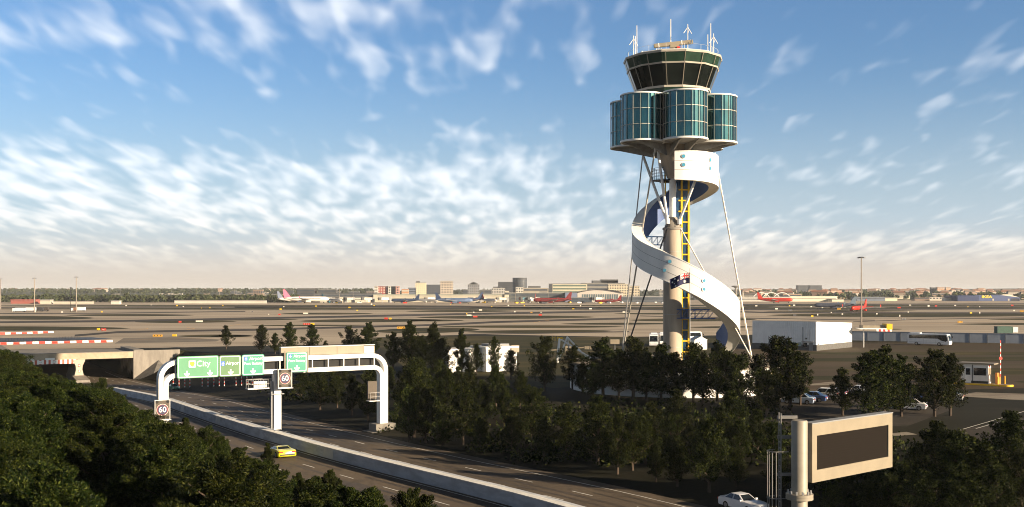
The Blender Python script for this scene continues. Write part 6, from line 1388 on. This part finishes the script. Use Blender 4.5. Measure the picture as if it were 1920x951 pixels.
BACK = [(424, 655, 613, 'lone small tree on the concrete edge left of the green signs', .9), (490, 665, 613, 'tree directly above the Airport signs, left of a group', .85), (516, 664, 627, 'short tree between taller ones above the signs', 1.0), (543, 668, 609, 'tallest pointed tree of the group above the gantry', .95), (584, 664, 612, 'broad dark tree right of the pointed one above the gantry', 1.1), (610, 665, 640, 'tiny tree at the right end of the group above the gantry', .9),
        (655, 668, 615, 'dark tree left of its broad partner behind the message board', .9), (692, 670, 610, 'broad full tree behind the right end of the gantry', 1.25), (672, 668, 632, 'small tree squeezed between two behind the gantry', 1.0), (737, 694, 629, 'tree just right of the right gantry corner', .95), (768, 694, 609, 'tall dark pointed tree right of the gantry', .85), (790, 700, 634, 'tree leaning on the tall pointed one right of the gantry', 1.0), (812, 698, 612, 'dark tall tree left of the white flat roofed building', .85), (826, 712, 640, 'full tree at the left corner of the white flat roofed building', 1.1),
        (866, 703, 624, 'big full tree in front of the white flat roofed building', .8), (893, 704, 648, 'shorter tree right of the big one before the flat roofed building', .8), (926, 700, 636, 'slim dark tree in front of the bright end of the flat roofed building', .7), (958, 712, 660, 'small bushy tree at the right end of the flat roofed building', 1.05), (1021, 735, 638, 'tree with bare trunk left of the lattice frame mast', .85)]
for px, yb, yt, lb_, wd in BACK: tree_px(px, yb, yt, lb_, G1, wd)
FOOT = [(1074, 730, 654, 1.15), (1092, 738, 684, 1.3), (1131, 742, 642, 1.2), (1112, 750, 684, 1.35), (1160, 745, 662, .95), (1187, 750, 640, 1.1), (1212, 752, 665, 1.0), (1240, 755, 652, 1.0), (1268, 755, 668, 1.0), (1300, 760, 650, 1.0), (1318, 762, 668, .9), (1345, 752, 648, .95), (1362, 768, 664, 1.05), (1385, 772, 672, 1.0), (1422, 762, 672, .95), (1437, 785, 700, 1.05), (1456, 765, 640, 1.0), (1482, 768, 652, 1.15), (1500, 760, 668, .9)]
for k_, (px, yb, yt, wd) in enumerate(FOOT):
    lb_ = {0: 'slim tree with gaps right of the lattice frame mast', 2: 'pointed tree with open branches at the left edge of the tower terrace', 5: 'broad dark tree below the tower stay anchors', 8: 'tree in front of the concrete tower column', 11: 'tree below the foot of the white spiral stair', 16: 'tall tree right of the spiral stair, before the hangar building', 17: 'broad tree beside the tall one before the hangar building'}.get(k_, 'dense dark tree in the row that hides the podium building')
    tree_px(px, yb, yt, lb_, G2, wd)
RIGHT = [(1580, 780, 696, 'small round tree alone in the car park', 1.05), (1632, 795, 668, 'broad tree left part of the pair above the message sign', 1.15), (1658, 790, 660, 'tall broad tree directly above the message sign', 1.15), (1690, 782, 676, 'right hand bushy tree above the message sign', 1.1), (1752, 782, 664, 'left one of the paired trees beside the kiosk', .95), (1782, 780, 672, 'tree touching the left side of the guard kiosk', .95), (1733, 768, 690, 'smaller tree left of the paired trees by the kiosk', 1.0)]
for px, yb, yt, lb_, wd in RIGHT: tree_px(px, yb, yt, lb_, G4, wd)
LOW = [(766, 830, 722), (776, 822, 690), (798, 832, 726), (838, 790, 700), (868, 835, 732), (905, 800, 715), (945, 800, 712), (996, 830, 728), (1062, 852, 765), (1122, 872, 762), (1158, 890, 775), (1186, 884, 778), (1222, 850, 770), (1258, 860, 780), (1292, 872, 802), (1330, 925, 795), (1352, 868, 770), (1388, 868, 790), (1420, 850, 778), (1230, 905, 830), (1270, 915, 840), (1380, 915, 840), (600, 770, 694), (632, 765, 700), (660, 780, 702), (690, 790, 712), (565, 748, 696), (530, 742, 700), (705, 770, 690), (780, 780, 690), (820, 770, 690), (880, 770, 695), (930, 765, 690), (975, 770, 700), (640, 735, 690), (585, 730, 688), (1020, 865, 800), (960, 845, 780), (900, 842, 775), (830, 838, 780), (1450, 880, 800), (860, 745, 700), (790, 745, 690), (905, 745, 705), (730, 745, 690), (760, 750, 690), (700, 735, 690), (1270, 830, 750), (1375, 840, 752), (1210, 870, 790)]
for k_, (px, yb, yt) in enumerate(LOW):
    lb_ = {10: 'sunlit yellow green tree at the motorway edge, brightest of the wood', 7: 'tree with a sunlit right side behind the motorway edge line', 15: 'tall tree lit on its crown near the white coupe', 2: 'small sunlit tree right of the right gantry leg'}.get(k_, 'dark tree inside the shaded wood between motorway and tower')
    tree_px(px, yb, yt+rnd.uniform(-14, 10), lb_, G3, rnd.uniform(.8, 1.15))
FR = [(1700, 960, 872), (1665, 975, 895), (1752, 935, 800), (1790, 955, 815), (1845, 960, 838), (1890, 925, 782), (1915, 950, 850), (1630, 985, 905), (1560, 990, 915), (1590, 940, 890), (1720, 905, 835), (1460, 930, 850), (1820, 905, 822), (1870, 990, 880), (1550, 905, 850), (1640, 920, 862), (1800, 1000, 880), (1735, 1000, 890)]
for k_, (px, yb, yt) in enumerate(FR):
    lb_ = {0: 'small sunlit tree below the right end of the message sign', 2: 'tree right of the message sign with crown in shade', 4: 'sunlit bushy tree in the lower right corner', 5: 'tree against the painted parking bays at the right edge'}.get(k_, 'dark bushy tree in the right foreground around the message sign')
    tree_px(px, yb, yt, lb_, 'trees around the message sign', rnd.uniform(1.0, 1.25))
# near left verge: outline of the wood in the photo limits each height
OX = [0, 30, 55, 82, 109, 148, 164, 191, 205, 232, 254, 287, 300, 322, 347, 363, 391, 410, 437, 465, 500, 520, 560, 590, 620, 650, 700, 740, 780, 800]
OY = [655, 664, 684, 704, 708, 722, 730, 717, 732, 756, 768, 786, 797, 802, 790, 802, 808, 820, 838, 856, 868, 880, 890, 915, 884, 925, 926, 938, 930, 960]
NL = 0
def verge(s, d, jit, d0=0):
    global NL
    p_ = road_pt(s, d); z_ = float(ground_z(np.array([p_.x]), np.array([p_.y]))[0]); px = 960+F*p_.x/p_.y
    if px < -60 or px > 800 or p_.y < 34: return
    top = np.interp(px, OX, OY)+jit; hh = (H-(top-HY)*p_.y/F)-z_
    if hh < 2.2: return
    hh = min(hh, 9.5)
    plant(FGP, (p_.x, p_.y, z_-.1), hh, 'dense dark green roadside tree in the near left mass', G5, rnd.uniform(.95, 1.25) if px < 400 or d0 < -25 else rnd.uniform(.6, .85)); NL += 1
s = -34.0
while s < 128:
    for d in (-18.0, -22.5, -27.5, -33, -39):
        verge(s+rnd.uniform(-1.6, 1.6), d+rnd.uniform(-1.4, 1.4)-(2 if s < 20 else 0), abs(rnd.gauss(0, 9))+(0 if d > -23 else 6), d)
    s += 5.2
print('left trees', NL)
for px, Z, yt, lb_ in ((620, 84, 884, 'slender ragged roadside tree at the bottom, right of the yellow car'), (708, 76, 924, 'tree tip showing at the bottom edge over the near carriageway'), (775, 74, 927, 'rightmost small tree tip at the bottom edge on the left'), (191, 128, 714, 'pointed tree rising above the near left mass beside the barrier end'), (347, 108, 787, 'pointed tree top just right of the lower 60 board'), (502, 96, 834, 'thin dark tree overlapping the front of the yellow car'), (560, 88, 888, 'small slender roadside tree below the yellow car')):
    x = (px-960)/F*Z; z_ = float(ground_z(np.array([x]), np.array([Z]))[0]); plant([FGP[0], FGP[2], FGP[3]], (x, Z, z_-.1), (H-(yt-HY)*Z/F)-z_, lb_, G5, .62)
# unused prototypes go
for P_ in (PROTO, FGP):
    for o in P_:
        if o.name not in used:
            for c in list(o.children): bpy.data.objects.remove(c)
            bpy.data.objects.remove(o)

# far woods: one mass each, too many trees to count
def woods(name, px0, px1, Z0, Z1, n_, hmin, hmax, zb, seed, m):
    R_ = np.random.default_rng(seed); V = []
    for i in range(n_):
        Z = R_.uniform(Z0, Z1); x = (R_.uniform(px0, px1)-960)/F*Z; hh = R_.uniform(hmin, hmax); w_ = hh*R_.uniform(.30, .5); z0 = zb(Z)
        k_ = 34; d = R_.normal(size=(k_, 3)); d /= np.linalg.norm(d, axis=1)[:, None]; c = np.array((x, Z, z0+hh*.52))+d*np.array((w_, w_, hh*.46))*R_.uniform(.5, 1, size=(k_, 1))
        a = R_.normal(size=(k_, 3)); a /= np.linalg.norm(a, axis=1)[:, None]; s_ = np.cross(a, R_.normal(size=(k_, 3))); s_ /= np.linalg.norm(s_, axis=1)[:, None]; q = hh*.24
        V.append(np.stack([c-a*q, c+s_*q*.8, c+a*q, c-s_*q*.8], 1))
    V = np.concatenate(V).reshape(-1, 3); nq = len(V)//4
    me = bpy.data.meshes.new(name); me.from_pydata(V.tolist(), [], np.arange(len(V)).reshape(-1, 4).tolist()); me.materials.append(m)
    o = bpy.data.objects.new(name, me); COL.objects.link(o); o['kind'] = 'stuff'; return o
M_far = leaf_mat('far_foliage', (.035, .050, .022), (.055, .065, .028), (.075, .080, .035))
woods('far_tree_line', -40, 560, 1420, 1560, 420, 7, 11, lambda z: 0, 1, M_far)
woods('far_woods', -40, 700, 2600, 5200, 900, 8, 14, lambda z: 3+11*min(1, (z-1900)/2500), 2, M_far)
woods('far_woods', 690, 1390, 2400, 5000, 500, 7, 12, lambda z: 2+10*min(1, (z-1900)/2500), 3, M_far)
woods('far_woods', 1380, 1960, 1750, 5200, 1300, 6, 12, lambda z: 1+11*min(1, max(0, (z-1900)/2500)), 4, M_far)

# undergrowth in the shaded wood
def scrub(name, pts, n_, seed):
    R_ = np.random.default_rng(seed); V = []
    for i in range(n_):
        px, py = pts[R_.integers(len(pts))]; p_ = terrain_hit(px+R_.uniform(-30, 30), py+R_.uniform(-16, 16)); S, D = road_sd(np.array([p_.x]), np.array([p_.y]))
        if DL-2.5 < D[0] < DR+2.2: continue
        k_ = 26; c = np.array((p_.x, p_.y, p_.z))+np.abs(R_.normal(size=(k_, 3)))*np.array((0, 0, .45))+R_.normal(size=(k_, 3))*np.array((.7, .7, .0)); a = R_.normal(size=(k_, 3))+np.array((0, 0, .8)); a /= np.linalg.norm(a, axis=1)[:, None]; s_ = np.cross(a, R_.normal(size=(k_, 3))); s_ /= np.linalg.norm(s_, axis=1)[:, None]; q = .26
        V.append(np.stack([c-a*q, c+s_*q*.5, c+a*q, c-s_*q*.5], 1))
    V = np.concatenate(V).reshape(-1, 3); me = bpy.data.meshes.new(name); me.from_pydata(V.tolist(), [], np.arange(len(V)).reshape(-1, 4).tolist()); me.materials.append(M_leaf); o = bpy.data.objects.new(name, me); COL.objects.link(o); o['kind'] = 'stuff'; return o
scrub('undergrowth', [(x, y) for x in range(740, 1480, 40) for y in (770, 800, 830, 860)]+[(x, 740) for x in range(520, 760, 30)]+[(x, y) for x in range(1540, 1920, 40) for y in (850, 890, 930)], 700, 5)

# ------------------------------------------------------------------ haze
hm_ = bpy.data.materials.new('haze'); hm_.use_nodes = True; t = hm_.node_tree; t.nodes.clear()
vo = t.nodes.new('ShaderNodeVolumePrincipled'); vo.inputs['Color'].default_value = (.78, .82, .88, 1); vo.inputs['Density'].default_value = HAZE; vo.inputs['Anisotropy'].default_value = 0.0
oo = t.nodes.new('ShaderNodeOutputMaterial'); t.links.new(vo.outputs[0], oo.inputs['Volume'])
b = MB(); b.box((0, 6000, 32), (54000, 48500, 84)); ho = b.build('haze', hm_); ho['kind'] = 'stuff'; ho.visible_shadow = True
